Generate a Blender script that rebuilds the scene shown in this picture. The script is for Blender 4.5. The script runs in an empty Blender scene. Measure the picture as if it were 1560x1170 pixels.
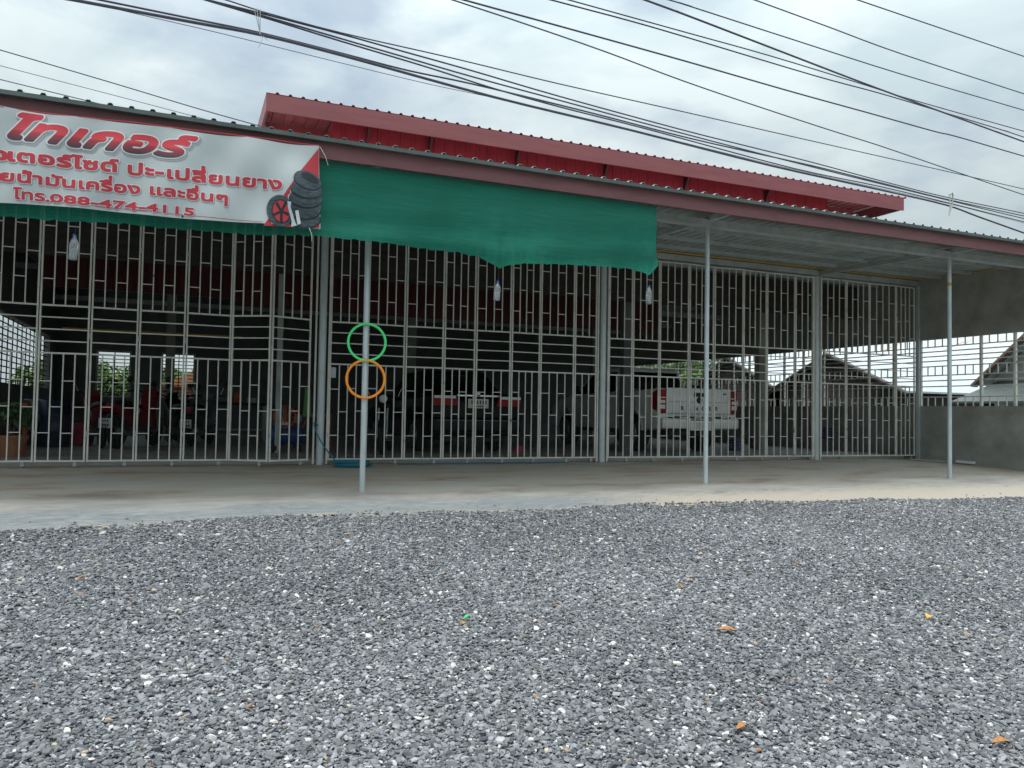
import bpy, bmesh, math, random
import numpy as np
from mathutils import Vector, Matrix
random.seed(7); RNG = np.random.default_rng(11)
S = bpy.context.scene
C = S.collection
PI = math.pi

# ------------------------------------------------------------------ camera
YAW, PITCH, ROLL, EYE, FPX = .3953, .0356, .0175, .8512, 1200.0
def cam_axes():
    fw = Vector((math.sin(YAW)*math.cos(PITCH), math.cos(YAW)*math.cos(PITCH), math.sin(PITCH)))
    r = Vector((math.cos(YAW), -math.sin(YAW), 0)); u = r.cross(fw)
    c, s = math.cos(ROLL), math.sin(ROLL)
    return c*r + s*u, c*u - s*r, fw
R_, U_, F_ = cam_axes()
cam_d = bpy.data.cameras.new('camera'); cam = bpy.data.objects.new('camera', cam_d); C.objects.link(cam)
cam.matrix_world = Matrix(((R_.x, U_.x, -F_.x, 0), (R_.y, U_.y, -F_.y, 0), (R_.z, U_.z, -F_.z, EYE), (0, 0, 0, 1)))
cam_d.sensor_width = 36; cam_d.lens = FPX/1560*36
cam_d.clip_start = .05; cam_d.clip_end = 1500
S.camera = cam

# ------------------------------------------------------------------ sky, sun, exposure
SUN_EL, SUN_AZ = math.radians(70), math.radians(245)         # azimuth clockwise from +Y
w = bpy.data.worlds.new('World'); S.world = w; w.use_nodes = True
nt = w.node_tree; nt.nodes.clear()
out = nt.nodes.new('ShaderNodeOutputWorld'); bg = nt.nodes.new('ShaderNodeBackground')
sky = nt.nodes.new('ShaderNodeTexSky'); sky.sky_type = 'NISHITA'; sky.sun_disc = False
sky.sun_elevation = SUN_EL; sky.sun_rotation = SUN_AZ; sky.dust_density = 2.0
tc = nt.nodes.new('ShaderNodeTexCoord'); mp = nt.nodes.new('ShaderNodeMapping')
mp.inputs['Scale'].default_value = (1.0, 1.0, 2.2); mp.inputs['Location'].default_value = (.35, 2.1, .4)
n1 = nt.nodes.new('ShaderNodeTexNoise'); n1.inputs['Scale'].default_value = 3.6; n1.inputs['Detail'].default_value = 7; n1.inputs['Roughness'].default_value = .52
n2 = nt.nodes.new('ShaderNodeTexNoise'); n2.inputs['Scale'].default_value = 5.0; n2.inputs['Detail'].default_value = 8; n2.inputs['Distortion'].default_value = .4
r1 = nt.nodes.new('ShaderNodeValToRGB'); r1.color_ramp.elements[0].position = .36; r1.color_ramp.elements[0].color = (.55, .55, .55, 1)
r1.color_ramp.elements[1].position = .52; r1.color_ramp.elements[1].color = (1, 1, 1, 1)
r2 = nt.nodes.new('ShaderNodeValToRGB'); r2.color_ramp.elements[0].position = .38; r2.color_ramp.elements[0].color = (4.7, 5.65, 6.05, 1)
r2.color_ramp.elements[1].position = .60; r2.color_ramp.elements[1].color = (6.15, 6.95, 7.15, 1)
mx = nt.nodes.new('ShaderNodeMix'); mx.data_type = 'RGBA'
L = nt.links.new
L(tc.outputs['Generated'], mp.inputs['Vector']); L(mp.outputs[0], n1.inputs['Vector']); L(mp.outputs[0], n2.inputs['Vector'])
L(n1.outputs['Fac'], r1.inputs[0]); L(n2.outputs['Fac'], r2.inputs[0])
L(r1.outputs[0], mx.inputs['Factor']); L(sky.outputs[0], mx.inputs['A']); L(r2.outputs[0], mx.inputs['B'])
# an overcast sky is about three times brighter overhead than at the horizon
sz = nt.nodes.new('ShaderNodeSeparateXYZ'); L(tc.outputs['Generated'], sz.inputs[0])
lum = nt.nodes.new('ShaderNodeMapRange'); lum.inputs['From Min'].default_value = 0; lum.inputs['From Max'].default_value = 1; lum.inputs['To Min'].default_value = .52; lum.inputs['To Max'].default_value = 2.4
sq = nt.nodes.new('ShaderNodeMath'); sq.operation = 'MULTIPLY'; L(sz.outputs['Z'], sq.inputs[0]); L(sz.outputs['Z'], sq.inputs[1]); L(sq.outputs[0], lum.inputs['Value'])
vm = nt.nodes.new('ShaderNodeVectorMath'); vm.operation = 'SCALE'; L(mx.outputs['Result'], vm.inputs[0]); L(lum.outputs[0], vm.inputs['Scale'])
L(vm.outputs[0], bg.inputs['Color']); bg.inputs['Strength'].default_value = .1
L(bg.outputs[0], out.inputs[0])
sd = bpy.data.lights.new('sun', 'SUN'); sd.energy = 1.5; sd.angle = math.radians(14); sd.color = (1, .965, .91)
so = bpy.data.objects.new('sun', sd); C.objects.link(so)
sdir = Vector((math.sin(SUN_AZ)*math.cos(SUN_EL), math.cos(SUN_AZ)*math.cos(SUN_EL), math.sin(SUN_EL)))
so.rotation_euler = sdir.to_track_quat('Z', 'Y').to_euler(); so.location = sdir*60
S.view_settings.view_transform = 'Standard'; S.view_settings.look = 'None'; S.view_settings.gamma = 1
S.view_settings.use_curve_mapping = False; S.view_settings.exposure = 0.8
S.render.engine = 'CYCLES'; S.cycles.use_denoising = True; S.cycles.max_bounces = 8; S.cycles.sample_clamp_indirect = 6

# ------------------------------------------------------------------ measuring helpers (photo pixel -> point on a real plane)
def ray(px, py): return F_ + R_*((px-780)/FPX) + U_*((585-py)/FPX)
def at(px, py, Y):
    d = ray(px, py); return Vector((0, 0, EYE)) + d*(Y/d.y)
def atg(px, py, z):
    d = ray(px, py); return Vector((0, 0, EYE)) + d*((z-EYE)/d.z)

# ------------------------------------------------------------------ materials
M = {}
def mat(name, col, rough=.7, metal=0, var=.12, scale=6, bump=0, bscale=40, spec=.4, alpha=1, trans=0, col2=None, stretch=None, emit=None, world=False, rust=0):
    m = bpy.data.materials.new(name); m.use_nodes = True; n = m.node_tree; p = n.nodes['Principled BSDF']
    p.inputs['Roughness'].default_value = rough; p.inputs['Metallic'].default_value = metal
    p.inputs['Specular IOR Level'].default_value = spec
    t = n.nodes.new('ShaderNodeTexCoord'); g = n.nodes.new('ShaderNodeMapping')
    if stretch: g.inputs['Scale'].default_value = stretch
    if world: t = n.nodes.new('ShaderNodeNewGeometry')
    n.links.new(t.outputs['Position' if world else 'Object'], g.inputs['Vector'])
    no = n.nodes.new('ShaderNodeTexNoise'); no.inputs['Scale'].default_value = scale; no.inputs['Detail'].default_value = 6; no.inputs['Roughness'].default_value = .6
    n.links.new(g.outputs[0], no.inputs['Vector'])
    rp = n.nodes.new('ShaderNodeValToRGB')
    c2 = col2 or tuple(min(1, c*(1+var)) for c in col); c1 = tuple(c*(1-var) for c in col) if col2 is None else col
    rp.color_ramp.elements[0].position = .3; rp.color_ramp.elements[0].color = (*c1, 1)
    rp.color_ramp.elements[1].position = .7; rp.color_ramp.elements[1].color = (*c2, 1)
    if rust:
        q = rp.color_ramp.elements.new(rust+.05); q.color = (*c1, 1); rp.color_ramp.elements[0].position = rust; rp.color_ramp.elements[0].color = (.17, .095, .05, 1)
    n.links.new(no.outputs['Fac'], rp.inputs[0]); n.links.new(rp.outputs[0], p.inputs['Base Color'])
    if bump:
        nb = n.nodes.new('ShaderNodeTexNoise'); nb.inputs['Scale'].default_value = bscale; nb.inputs['Detail'].default_value = 4
        n.links.new(g.outputs[0], nb.inputs['Vector'])
        b = n.nodes.new('ShaderNodeBump'); b.inputs['Strength'].default_value = bump; b.inputs['Distance'].default_value = .02
        n.links.new(nb.outputs['Fac'], b.inputs['Height']); n.links.new(b.outputs[0], p.inputs['Normal'])
    if trans: p.inputs['Transmission Weight'].default_value = trans
    if alpha < 1: p.inputs['Alpha'].default_value = alpha
    if emit: p.inputs['Emission Color'].default_value = (*emit, 1); p.inputs['Emission Strength'].default_value = 1
    M[name] = m; return m

mat('gate_paint', (.60, .60, .54), .5, 0, .18, 5, col2=(.76, .76, .70), world=True, rust=.28)
mat('wire', (.06, .06, .06), .6, 0, .2, 9)
mat('galvanised', (.40, .45, .46), .45, .35, .2, 9)
mat('pipe', (.50, .56, .57), .4, .3, .15, 12, stretch=(1, 1, .25))
mat('fascia', (.20, .083, .087), .55, 0, .15, 3, stretch=(1, 1, 4))
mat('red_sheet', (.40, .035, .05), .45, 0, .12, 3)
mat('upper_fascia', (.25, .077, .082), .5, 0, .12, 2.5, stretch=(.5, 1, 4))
mat('red_sheet_shaded', (.075, .010, .016), .55, 0, .25, 3)  # darker copy of the red sheeting, interior shade put into the colour
mat('flashing', (.085, .105, .10), .5, .1, .2, 4)
mat('red_roof', (.36, .07, .08), .5, 0, .15, 4)
mat('canopy_sheet', (.33, .375, .36), .55, .15, .2, 2.5, stretch=(1, .3, 1))
mat('steel_grey', (.38, .42, .41), .55, .2, .2, 5)
mat('cement', (.23, .23, .20), .9, 0, .1, 2.3, bump=.35, bscale=25, col2=(.37, .375, .35))
mat('dark_wall', (.15, .155, .16), .9, 0, .2, 2, bump=.2)
mat('brick', (.25, .12, .09), .9, 0, .3, 9)
mat('net_tie', (.6, .62, .6), .8)
mat('hazed_cable', (.075, .07, .095), .6, 0, .2, 20)  # black cable lightened to purple-grey, haze glare put into the colour
mat('tyre', (.018, .018, .02), .85, 0, .2, 30, bump=.2)
mat('alloy', (.38, .39, .4), .35, .7, .1)
mat('white_paint', (.78, .80, .79), .3, 0, .05, 3, spec=.5)
mat('black_paint', (.006, .006, .009), .35, 0, .1, 3, spec=.18)
mat('black_plastic', (.02, .02, .022), .6, 0, .2, 10)
mat('glass_dark', (.012, .015, .018), .05, 0, .1, 2, spec=.6)
mat('tail_red', (.30, .006, .012), .35, 0, .1, 20, spec=.25)
mat('lamp_white', (.75, .76, .74), .2, 0, .05, 20, spec=.6)
mat('chrome', (.72, .73, .74), .15, .9, .05)
mat('plate', (.62, .62, .54), .5, 0, .06)
mat('ink', (.03, .03, .035), .6)
mat('seat_vinyl', (.025, .025, .028), .5, 0, .2, 8)
mat('bike_red', (.17, .012, .02), .3, 0, .1, 5, spec=.5)
mat('bike_blue', (.015, .025, .07), .3, 0, .1, 5, spec=.5)
mat('bike_grey', (.10, .10, .11), .35, .2, .1, 5, spec=.5)
mat('tank_blue', (.015, .05, .2), .4, 0, .15, 5)
mat('orange_paint', (.5, .09, .02), .5, 0, .15, 8)
mat('terracotta', (.34, .15, .08), .85, 0, .2, 8)
mat('leaf_dark', (.03, .075, .03), .6, 0, .4, 3, col2=(.07, .14, .05))
mat('leaf_mid', (.055, .12, .035), .6, 0, .4, 1.2, col2=(.14, .22, .07))
mat('bark', (.12, .09, .065), .95, 0, .3, 6, bump=.4)
mat('hoop_green', (.08, .75, .22), .4, 0, .06)
mat('hoop_orange', (.92, .29, .02), .4, 0, .06)
mat('hose_blue', (.02, .17, .25), .45, 0, .15, 20)
mat('conduit_yellow', (.55, .33, .05), .5, 0, .12, 10)
mat('purple_plastic', (.09, .065, .17), .5, 0, .15, 10)
mat('pink_cloth', (.5, .05, .12), .9, 0, .2, 20)
mat('paper', (.7, .71, .76), .8, 0, .04)
mat('white_roof', (.46, .48, .49), .5, .1, .08, 2, stretch=(.4, 1, 1))
mat('rust', (.33, .15, .07), .9, 0, .4, 6)
mat('timber_dark', (.045, .038, .036), .9, 0, .3, 3, stretch=(1, 1, 6))
mat('house_wall', (.40, .41, .40), .9, 0, .1, 2, bump=.2)
mat('barge', (.16, .11, .09), .8, 0, .2, 4)
mat('dry_leaf', (.36, .17, .06), .8, 0, .3, 60)
mat('yellow_leaf', (.6, .36, .03), .7, 0, .2, 60)
mat('green_scrap', (.02, .45, .12), .5, 0, .1, 40)
mat('blue_cap', (.03, .12, .45), .4)
mat('b_red', (.47, .035, .05), .55, 0, .06, 3)
mat('b_white', (.66, .68, .68), .55, 0, .03, 3)
mat('b_shadow', (.30, .32, .33), .6, 0, .1, 3)
mat('b_tyre', (.018, .028, .034), .5, 0, .5, 14, col2=(.075, .115, .135), stretch=(1, 1, 3))
mat('b_tyre_dark', (.012, .018, .022), .5)
mat('b_tool', (.5, .58, .64), .4, 0, .1)
mat('clear_plastic', (.86, .9, .92), .12, 0, .03, 10, trans=.85, spec=.5)
mat('water', (.62, .68, .70), .15, 0, .05, 10, trans=.6)

def nodes_of(name):
    m = bpy.data.materials.new(name); m.use_nodes = True; M[name] = m
    return m, m.node_tree, m.node_tree.nodes['Principled BSDF']

def add_ramp(n, stops):
    r = n.nodes.new('ShaderNodeValToRGB'); e = r.color_ramp.elements
    e[0].position, e[0].color = stops[0][0], (*stops[0][1], 1); e[1].position, e[1].color = stops[-1][0], (*stops[-1][1], 1)
    for p, c in stops[1:-1]:
        q = e.new(p); q.color = (*c, 1)
    return r

STONE = [(0, (.075, .08, .09)), (.2, (.108, .114, .126)), (.36, (.16, .166, .164)), (.5, (.195, .202, .218)), (.72, (.29, .296, .312)), (.86, (.41, .41, .415)), (.945, (.56, .56, .55)), (.968, (.68, .655, .60)), (.985, (.44, .32, .19)), (1, (.36, .17, .085))]
# stones
m, n, p = nodes_of('stone'); p.inputs['Roughness'].default_value = .85; p.inputs['Specular IOR Level'].default_value = .3
a = n.nodes.new('ShaderNodeAttribute'); a.attribute_type = 'INSTANCER'; a.attribute_name = 'tone'
rr = add_ramp(n, STONE)
t = n.nodes.new('ShaderNodeTexCoord'); no = n.nodes.new('ShaderNodeTexNoise'); no.inputs['Scale'].default_value = 1.2; no.inputs['Detail'].default_value = 4
n.links.new(t.outputs['Object'], no.inputs['Vector'])
hv = n.nodes.new('ShaderNodeMix'); hv.data_type = 'RGBA'; hv.blend_type = 'MULTIPLY'; hv.inputs['Factor'].default_value = .5
rn = add_ramp(n, [(.3, (.55, .55, .55)), (.7, (1, 1, 1))])
n.links.new(no.outputs['Fac'], rn.inputs[0])
n.links.new(a.outputs['Fac'], rr.inputs[0]); n.links.new(rr.outputs[0], hv.inputs['A']); n.links.new(rn.outputs[0], hv.inputs['B'])
n.links.new(hv.outputs['Result'], p.inputs['Base Color'])
# ground under / beyond the stones
m, n, p = nodes_of('ground'); p.inputs['Roughness'].default_value = .95; p.inputs['Specular IOR Level'].default_value = .2
t = n.nodes.new('ShaderNodeTexCoord'); vo = n.nodes.new('ShaderNodeTexVoronoi'); vo.inputs['Scale'].default_value = 34
n.links.new(t.outputs['Object'], vo.inputs['Vector'])
sx = n.nodes.new('ShaderNodeSeparateColor'); n.links.new(vo.outputs['Color'], sx.inputs[0])
r1_ = add_ramp(n, STONE); n.links.new(sx.outputs[0], r1_.inputs[0])
hs = n.nodes.new('ShaderNodeMix'); hs.data_type = 'RGBA'; hs.blend_type = 'MULTIPLY'; hs.inputs['Factor'].default_value = 1; hs.inputs['B'].default_value = (.75, .75, .75, 1)
n.links.new(r1_.outputs[0], hs.inputs['A'])
no = n.nodes.new('ShaderNodeTexNoise'); no.inputs['Scale'].default_value = .5; no.inputs['Detail'].default_value = 8; n.links.new(t.outputs['Object'], no.inputs['Vector'])
r2_ = add_ramp(n, [(.35, (.12, .085, .05)), (.6, (.06, .09, .03))]); n.links.new(no.outputs['Fac'], r2_.inputs[0])
le = n.nodes.new('ShaderNodeVectorMath'); le.operation = 'LENGTH'; n.links.new(t.outputs['Object'], le.inputs[0])
gt = n.nodes.new('ShaderNodeMath'); gt.operation = 'GREATER_THAN'; gt.inputs[1].default_value = 24; n.links.new(le.outputs['Value'], gt.inputs[0])
mm = n.nodes.new('ShaderNodeMix'); mm.data_type = 'RGBA'; n.links.new(gt.outputs[0], mm.inputs['Factor'])
n.links.new(hs.outputs['Result'], mm.inputs['A']); n.links.new(r2_.outputs[0], mm.inputs['B']); n.links.new(mm.outputs['Result'], p.inputs['Base Color'])
b = n.nodes.new('ShaderNodeBump'); b.inputs['Distance'].default_value = .02; n.links.new(vo.outputs['Distance'], b.inputs['Height']); b.invert = True; n.links.new(b.outputs[0], p.inputs['Normal'])
# forecourt concrete: grey cement, brown dirt, pale dust at the open edge
m, n, p = nodes_of('concrete'); p.inputs['Specular IOR Level'].default_value = .35
t = n.nodes.new('ShaderNodeTexCoord'); g = n.nodes.new('ShaderNodeMapping'); g.inputs['Scale'].default_value = (.5, 1.3, 1)
n.links.new(t.outputs['Object'], g.inputs['Vector'])
na = n.nodes.new('ShaderNodeTexNoise'); na.inputs['Scale'].default_value = 1.6; na.inputs['Detail'].default_value = 9; na.inputs['Roughness'].default_value = .68
nb = n.nodes.new('ShaderNodeTexNoise'); nb.inputs['Scale'].default_value = 5.5; nb.inputs['Detail'].default_value = 9; nb.inputs['Roughness'].default_value = .72; nb.inputs['Distortion'].default_value = 2.6
n.links.new(g.outputs[0], na.inputs['Vector']); n.links.new(g.outputs[0], nb.inputs['Vector'])
ra = add_ramp(n, [(.34, (.32, .235, .17)), (.47, (.46, .39, .315)), (.60, (.47, .45, .41))])
n.links.new(na.outputs['Fac'], ra.inputs[0])
rb = add_ramp(n, [(.34, (.155, .165, .165)), (.5, (.23, .25, .26)), (.68, (.33, .342, .332))]); n.links.new(nb.outputs['Fac'], rb.inputs[0])
# washed front strip: by distance from the gate, ragged by noise
sp = n.nodes.new('ShaderNodeSeparateXYZ'); n.links.new(t.outputs['Object'], sp.inputs[0])
ad = n.nodes.new('ShaderNodeMath'); ad.operation = 'MULTIPLY_ADD'; ad.inputs[1].default_value = 2.2; n.links.new(na.outputs['Fac'], ad.inputs[0]); n.links.new(sp.outputs['Y'], ad.inputs[2])
mr = n.nodes.new('ShaderNodeMapRange'); mr.inputs['From Min'].default_value = 9.4; mr.inputs['From Max'].default_value = 10.6; mr.inputs['To Min'].default_value = 1; mr.inputs['To Max'].default_value = 0
n.links.new(ad.outputs[0], mr.inputs['Value'])
m1 = n.nodes.new('ShaderNodeMix'); m1.data_type = 'RGBA'; n.links.new(mr.outputs[0], m1.inputs['Factor']); n.links.new(ra.outputs[0], m1.inputs['A']); n.links.new(rb.outputs[0], m1.inputs['B'])
# sandy dust patch on the right hand edge
dx = n.nodes.new('ShaderNodeMath'); dx.operation = 'MULTIPLY_ADD'; dx.inputs[1].default_value = -2.0; n.links.new(nb.outputs['Fac'], dx.inputs[0]); n.links.new(sp.outputs['Y'], dx.inputs[2])
m2r = n.nodes.new('ShaderNodeMapRange'); m2r.inputs['From Min'].default_value = 7.3; m2r.inputs['From Max'].default_value = 7.75; m2r.inputs['To Min'].default_value = 1; m2r.inputs['To Max'].default_value = 0; n.links.new(dx.outputs[0], m2r.inputs['Value'])
x2r = n.nodes.new('ShaderNodeMapRange'); x2r.inputs['From Min'].default_value = 4.3; x2r.inputs['From Max'].default_value = 5.6; n.links.new(sp.outputs['X'], x2r.inputs['Value'])
mu = n.nodes.new('ShaderNodeMath'); mu.operation = 'MULTIPLY'; n.links.new(m2r.outputs[0], mu.inputs[0]); n.links.new(x2r.outputs[0], mu.inputs[1])
m2 = n.nodes.new('ShaderNodeMix'); m2.data_type = 'RGBA'; n.links.new(mu.outputs[0], m2.inputs['Factor']); n.links.new(m1.outputs['Result'], m2.inputs['A']); m2.inputs['B'].default_value = (.42, .38, .32, 1)
ea = n.nodes.new('ShaderNodeAttribute'); ea.attribute_name = 'edge'
em = n.nodes.new('ShaderNodeMath'); em.operation = 'MULTIPLY'; n.links.new(ea.outputs['Fac'], em.inputs[0])
er = n.nodes.new('ShaderNodeMapRange'); er.inputs['From Min'].default_value = .50; er.inputs['From Max'].default_value = .62; n.links.new(nb.outputs['Fac'], er.inputs['Value']); n.links.new(er.outputs[0], em.inputs[1])
m3 = n.nodes.new('ShaderNodeMix'); m3.data_type = 'RGBA'; n.links.new(em.outputs[0], m3.inputs['Factor']); n.links.new(m2.outputs['Result'], m3.inputs['A']); m3.inputs['B'].default_value = (.42, .33, .22, 1)
n.links.new(m3.outputs['Result'], p.inputs['Base Color'])
rg = n.nodes.new('ShaderNodeMapRange'); rg.inputs['To Min'].default_value = .35; rg.inputs['To Max'].default_value = .8; n.links.new(nb.outputs['Fac'], rg.inputs['Value']); n.links.new(rg.outputs[0], p.inputs['Roughness'])
b = n.nodes.new('ShaderNodeBump'); b.inputs['Strength'].default_value = .25; b.inputs['Distance'].default_value = .02; n.links.new(nb.outputs['Fac'], b.inputs['Height']); n.links.new(b.outputs[0], p.inputs['Normal'])
# green shade net: knitted horizontal cords
m, n, p = nodes_of('shade_net'); p.inputs['Roughness'].default_value = .7; p.inputs['Specular IOR Level'].default_value = .2
t = n.nodes.new('ShaderNodeTexCoord'); g = n.nodes.new('ShaderNodeMapping'); g.inputs['Scale'].default_value = (.03, .2, 1); n.links.new(t.outputs['Object'], g.inputs['Vector'])
no = n.nodes.new('ShaderNodeTexNoise'); no.inputs['Scale'].default_value = 95; no.inputs['Detail'].default_value = 3; n.links.new(g.outputs[0], no.inputs['Vector'])
rw = add_ramp(n, [(.28, (.018, .21, .145)), (.72, (.023, .29, .195))]); n.links.new(no.outputs['Fac'], rw.inputs[0]); n.links.new(rw.outputs[0], p.inputs['Base Color'])
b = n.nodes.new('ShaderNodeBump'); b.inputs['Strength'].default_value = .5; b.inputs['Distance'].default_value = .01; n.links.new(no.outputs['Fac'], b.inputs['Height']); n.links.new(b.outputs[0], p.inputs['Normal'])
tr = n.nodes.new('ShaderNodeBsdfTranslucent'); n.links.new(rw.outputs[0], tr.inputs['Color'])
tp = n.nodes.new('ShaderNodeBsdfTransparent')
ms = n.nodes.new('ShaderNodeMixShader'); ms.inputs[0].default_value = .35; n.links.new(p.outputs[0], ms.inputs[1]); n.links.new(tr.outputs[0], ms.inputs[2])
ms2 = n.nodes.new('ShaderNodeMixShader'); ms2.inputs[0].default_value = .10; n.links.new(ms.outputs[0], ms2.inputs[1]); n.links.new(tp.outputs[0], ms2.inputs[2])
n.links.new(ms2.outputs[0], n.nodes['Material Output'].inputs['Surface'])
# banner vinyl with a faint yellow printed swirl; title lettering red fading to black (printed)
m, n, p = nodes_of('vinyl'); p.inputs['Roughness'].default_value = .5
t = n.nodes.new('ShaderNodeTexCoord'); no = n.nodes.new('ShaderNodeTexNoise'); no.inputs['Scale'].default_value = 1.4; no.inputs['Detail'].default_value = 3; n.links.new(t.outputs['Object'], no.inputs['Vector'])
rv = add_ramp(n, [(.3, (.40, .445, .45)), (.6, (.49, .535, .535)), (.72, (.50, .525, .43))]); n.links.new(no.outputs['Fac'], rv.inputs[0]); n.links.new(rv.outputs[0], p.inputs['Base Color'])
m, n, p = nodes_of('title_red'); p.inputs['Roughness'].default_value = .5
a = n.nodes.new('ShaderNodeAttribute'); a.attribute_name = 'grad'
rt = add_ramp(n, [(.05, (.05, .035, .045)), (.45, (.34, .03, .045)), (.55, (.62, .05, .06)), (1, (.52, .03, .05))]); n.links.new(a.outputs['Fac'], rt.inputs[0]); n.links.new(rt.outputs[0], p.inputs['Base Color'])

# ------------------------------------------------------------------ mesh builder
class MB:
    def __init__(s): s.v = []; s.f = []; s.sm = []
    def add(s, vs, fs, smooth=False):
        k = len(s.v); s.v += [tuple(v) for v in vs]; s.f += [tuple(i+k for i in f) for f in fs]; s.sm += [smooth]*len(fs); return s
    def box(s, x0, x1, y0, y1, z0, z1):
        return s.add([(x, y, z) for z in (z0, z1) for y in (y0, y1) for x in (x0, x1)],
                     [(0, 2, 3, 1), (4, 5, 7, 6), (0, 1, 5, 4), (1, 3, 7, 5), (3, 2, 6, 7), (2, 0, 4, 6)])
    def bar(s, p, q, wd, hd, up=(0, 0, 1)):
        p, q = Vector(p), Vector(q); d = (q-p).normalized(); u = Vector(up)
        if abs(d.dot(u)) > .95: u = Vector((0, 1, 0))
        r = d.cross(u).normalized()*(wd/2); u2 = r.cross(d).normalized()*(hd/2)
        vs = [c + a*r + b_*u2 for c in (p, q) for a, b_ in ((-1, -1), (1, -1), (1, 1), (-1, 1))]
        return s.add(vs, [(0, 1, 2, 3), (7, 6, 5, 4), (0, 4, 5, 1), (1, 5, 6, 2), (2, 6, 7, 3), (3, 7, 4, 0)])
    def tube(s, path, r, seg=8, closed=False, cap=True):
        P = [Vector(q) for q in path]; n_ = len(P); rings = []; prev = None
        for i, q in enumerate(P):
            a = P[(i-1) % n_] if (closed or i) else P[0]; b_ = P[(i+1) % n_] if (closed or i < n_-1) else P[-1]
            d = (b_-a).normalized()
            if prev is None:
                u = Vector((0, 0, 1)) if abs(d.z) < .9 else Vector((1, 0, 0)); x = d.cross(u).normalized()
            else: x = (prev - d*prev.dot(d)).normalized()
            prev = x; y = d.cross(x)
            rad = r[i] if isinstance(r, (list, tuple)) else r
            rings.append([q + (x*math.cos(2*PI*j/seg) + y*math.sin(2*PI*j/seg))*rad for j in range(seg)])
        vs = [v for g_ in rings for v in g_]; fs = []
        for i in range(n_ if closed else n_-1):
            i2 = (i+1) % n_
            for j in range(seg):
                j2 = (j+1) % seg; fs.append((i*seg+j, i*seg+j2, i2*seg+j2, i2*seg+j))
        s.add(vs, fs, True)
        if cap and not closed:
            s.add(rings[0], [tuple(range(seg))[::-1]]); s.add(rings[-1], [tuple(range(seg))])
        return s
    def lathe(s, c, prof, seg=20, axis='z'):
        vs = []; fs = []
        for r, h in prof:
            for j in range(seg):
                a = 2*PI*j/seg; x, y = r*math.cos(a), r*math.sin(a)
                vs.append((c[0]+x, c[1]+y, c[2]+h) if axis == 'z' else ((c[0]+h, c[1]+x, c[2]+y) if axis == 'x' else (c[0]+x, c[1]+h, c[2]+y)))
        for i in range(len(prof)-1):
            for j in range(seg):
                j2 = (j+1) % seg; fs.append((i*seg+j, i*seg+j2, (i+1)*seg+j2, (i+1)*seg+j))
        s.add(vs, fs, True); k = len(prof)-1
        s.add([vs[j] for j in range(seg)], [tuple(range(seg))[::-1]]); s.add([vs[k*seg+j] for j in range(seg)], [tuple(range(seg))])
        return s
    def prism(s, poly, a0, a1, axis='x'):
        # poly of (u,v): axis x -> (y,z); axis y -> (x,z); axis z -> (x,y)
        f_ = {'x': lambda u, v, t_: (t_, u, v), 'y': lambda u, v, t_: (u, t_, v), 'z': lambda u, v, t_: (u, v, t_)}[axis]
        k = len(poly); vs = [f_(u, v, a0) for u, v in poly] + [f_(u, v, a1) for u, v in poly]
        fs = [tuple(range(k)), tuple(range(2*k-1, k-1, -1))] + [(i, i+k, (i+1) % k + k, (i+1) % k) for i in range(k)]
        return s.add(vs, fs)
    def loft(s, secs, smooth=True):
        k = len(secs[0]); vs = [v for q in secs for v in q]; fs = []
        for i in range(len(secs)-1):
            for j in range(k): fs.append((i*k+j, i*k+(j+1) % k, (i+1)*k+(j+1) % k, (i+1)*k+j))
        s.add(vs, fs, smooth); s.add(secs[0], [tuple(range(k))[::-1]]); s.add(secs[-1], [tuple(range(k))]); return s
    def build(s, name, material, parent=None, bevel=0, seg=2, recalc=True):
        me = bpy.data.meshes.new(name); me.from_pydata(s.v, [], s.f)
        me.polygons.foreach_set('use_smooth', s.sm); me.update()
        if recalc or bevel:
            bm = bmesh.new(); bm.from_mesh(me)
            if recalc: bmesh.ops.recalc_face_normals(bm, faces=bm.faces)
            if bevel:
                ed = [e for e in bm.edges if len(e.link_faces) == 2 and e.calc_face_angle(0) > .5]
                bmesh.ops.bevel(bm, geom=ed, offset=bevel, segments=seg, affect='EDGES', profile=.5, clamp_overlap=True)
                for f_ in bm.faces: f_.smooth = True
            bm.to_mesh(me); bm.free()
        me.materials.append(M[material] if isinstance(material, str) else material)
        if bevel:
            try: me.set_sharp_from_angle(angle=math.radians(45))
            except Exception: pass
        o = bpy.data.objects.new(name, me); C.objects.link(o)
        if parent is not None: o.parent = parent
        return o
def thing(name, label, cat, loc=(0, 0, 0), rz=0, group=None):
    o = bpy.data.objects.new(name, None); C.objects.link(o); o.location = loc; o.rotation_euler = (0, 0, rz); o.empty_display_size = .1
    return tag(o, label, cat, group)
def tag(o, label, cat, group=None):
    o['label'] = label; o['category'] = cat
    if group: o['group'] = group
    return o
def struct(o): o['kind'] = 'structure'; return o
def copy_tree(o, parent=None):
    c = o.copy(); C.objects.link(c)
    if parent is not None: c.parent = parent
    for ch in list(o.children): copy_tree(ch, c)
    return c
def spline(P, k=8):
    P = [Vector(q) for q in P]; res = []
    for i in range(len(P)-1):
        p0, p1, p2, p3 = P[max(i-1, 0)], P[i], P[i+1], P[min(i+2, len(P)-1)]
        for j in range(k):
            t_ = j/k
            res.append(.5*((2*p1) + (p2-p0)*t_ + (2*p0-5*p1+4*p2-p3)*t_*t_ + (3*p1-p0-3*p2+p3)*t_**3))
    res.append(P[-1]); return res

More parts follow.
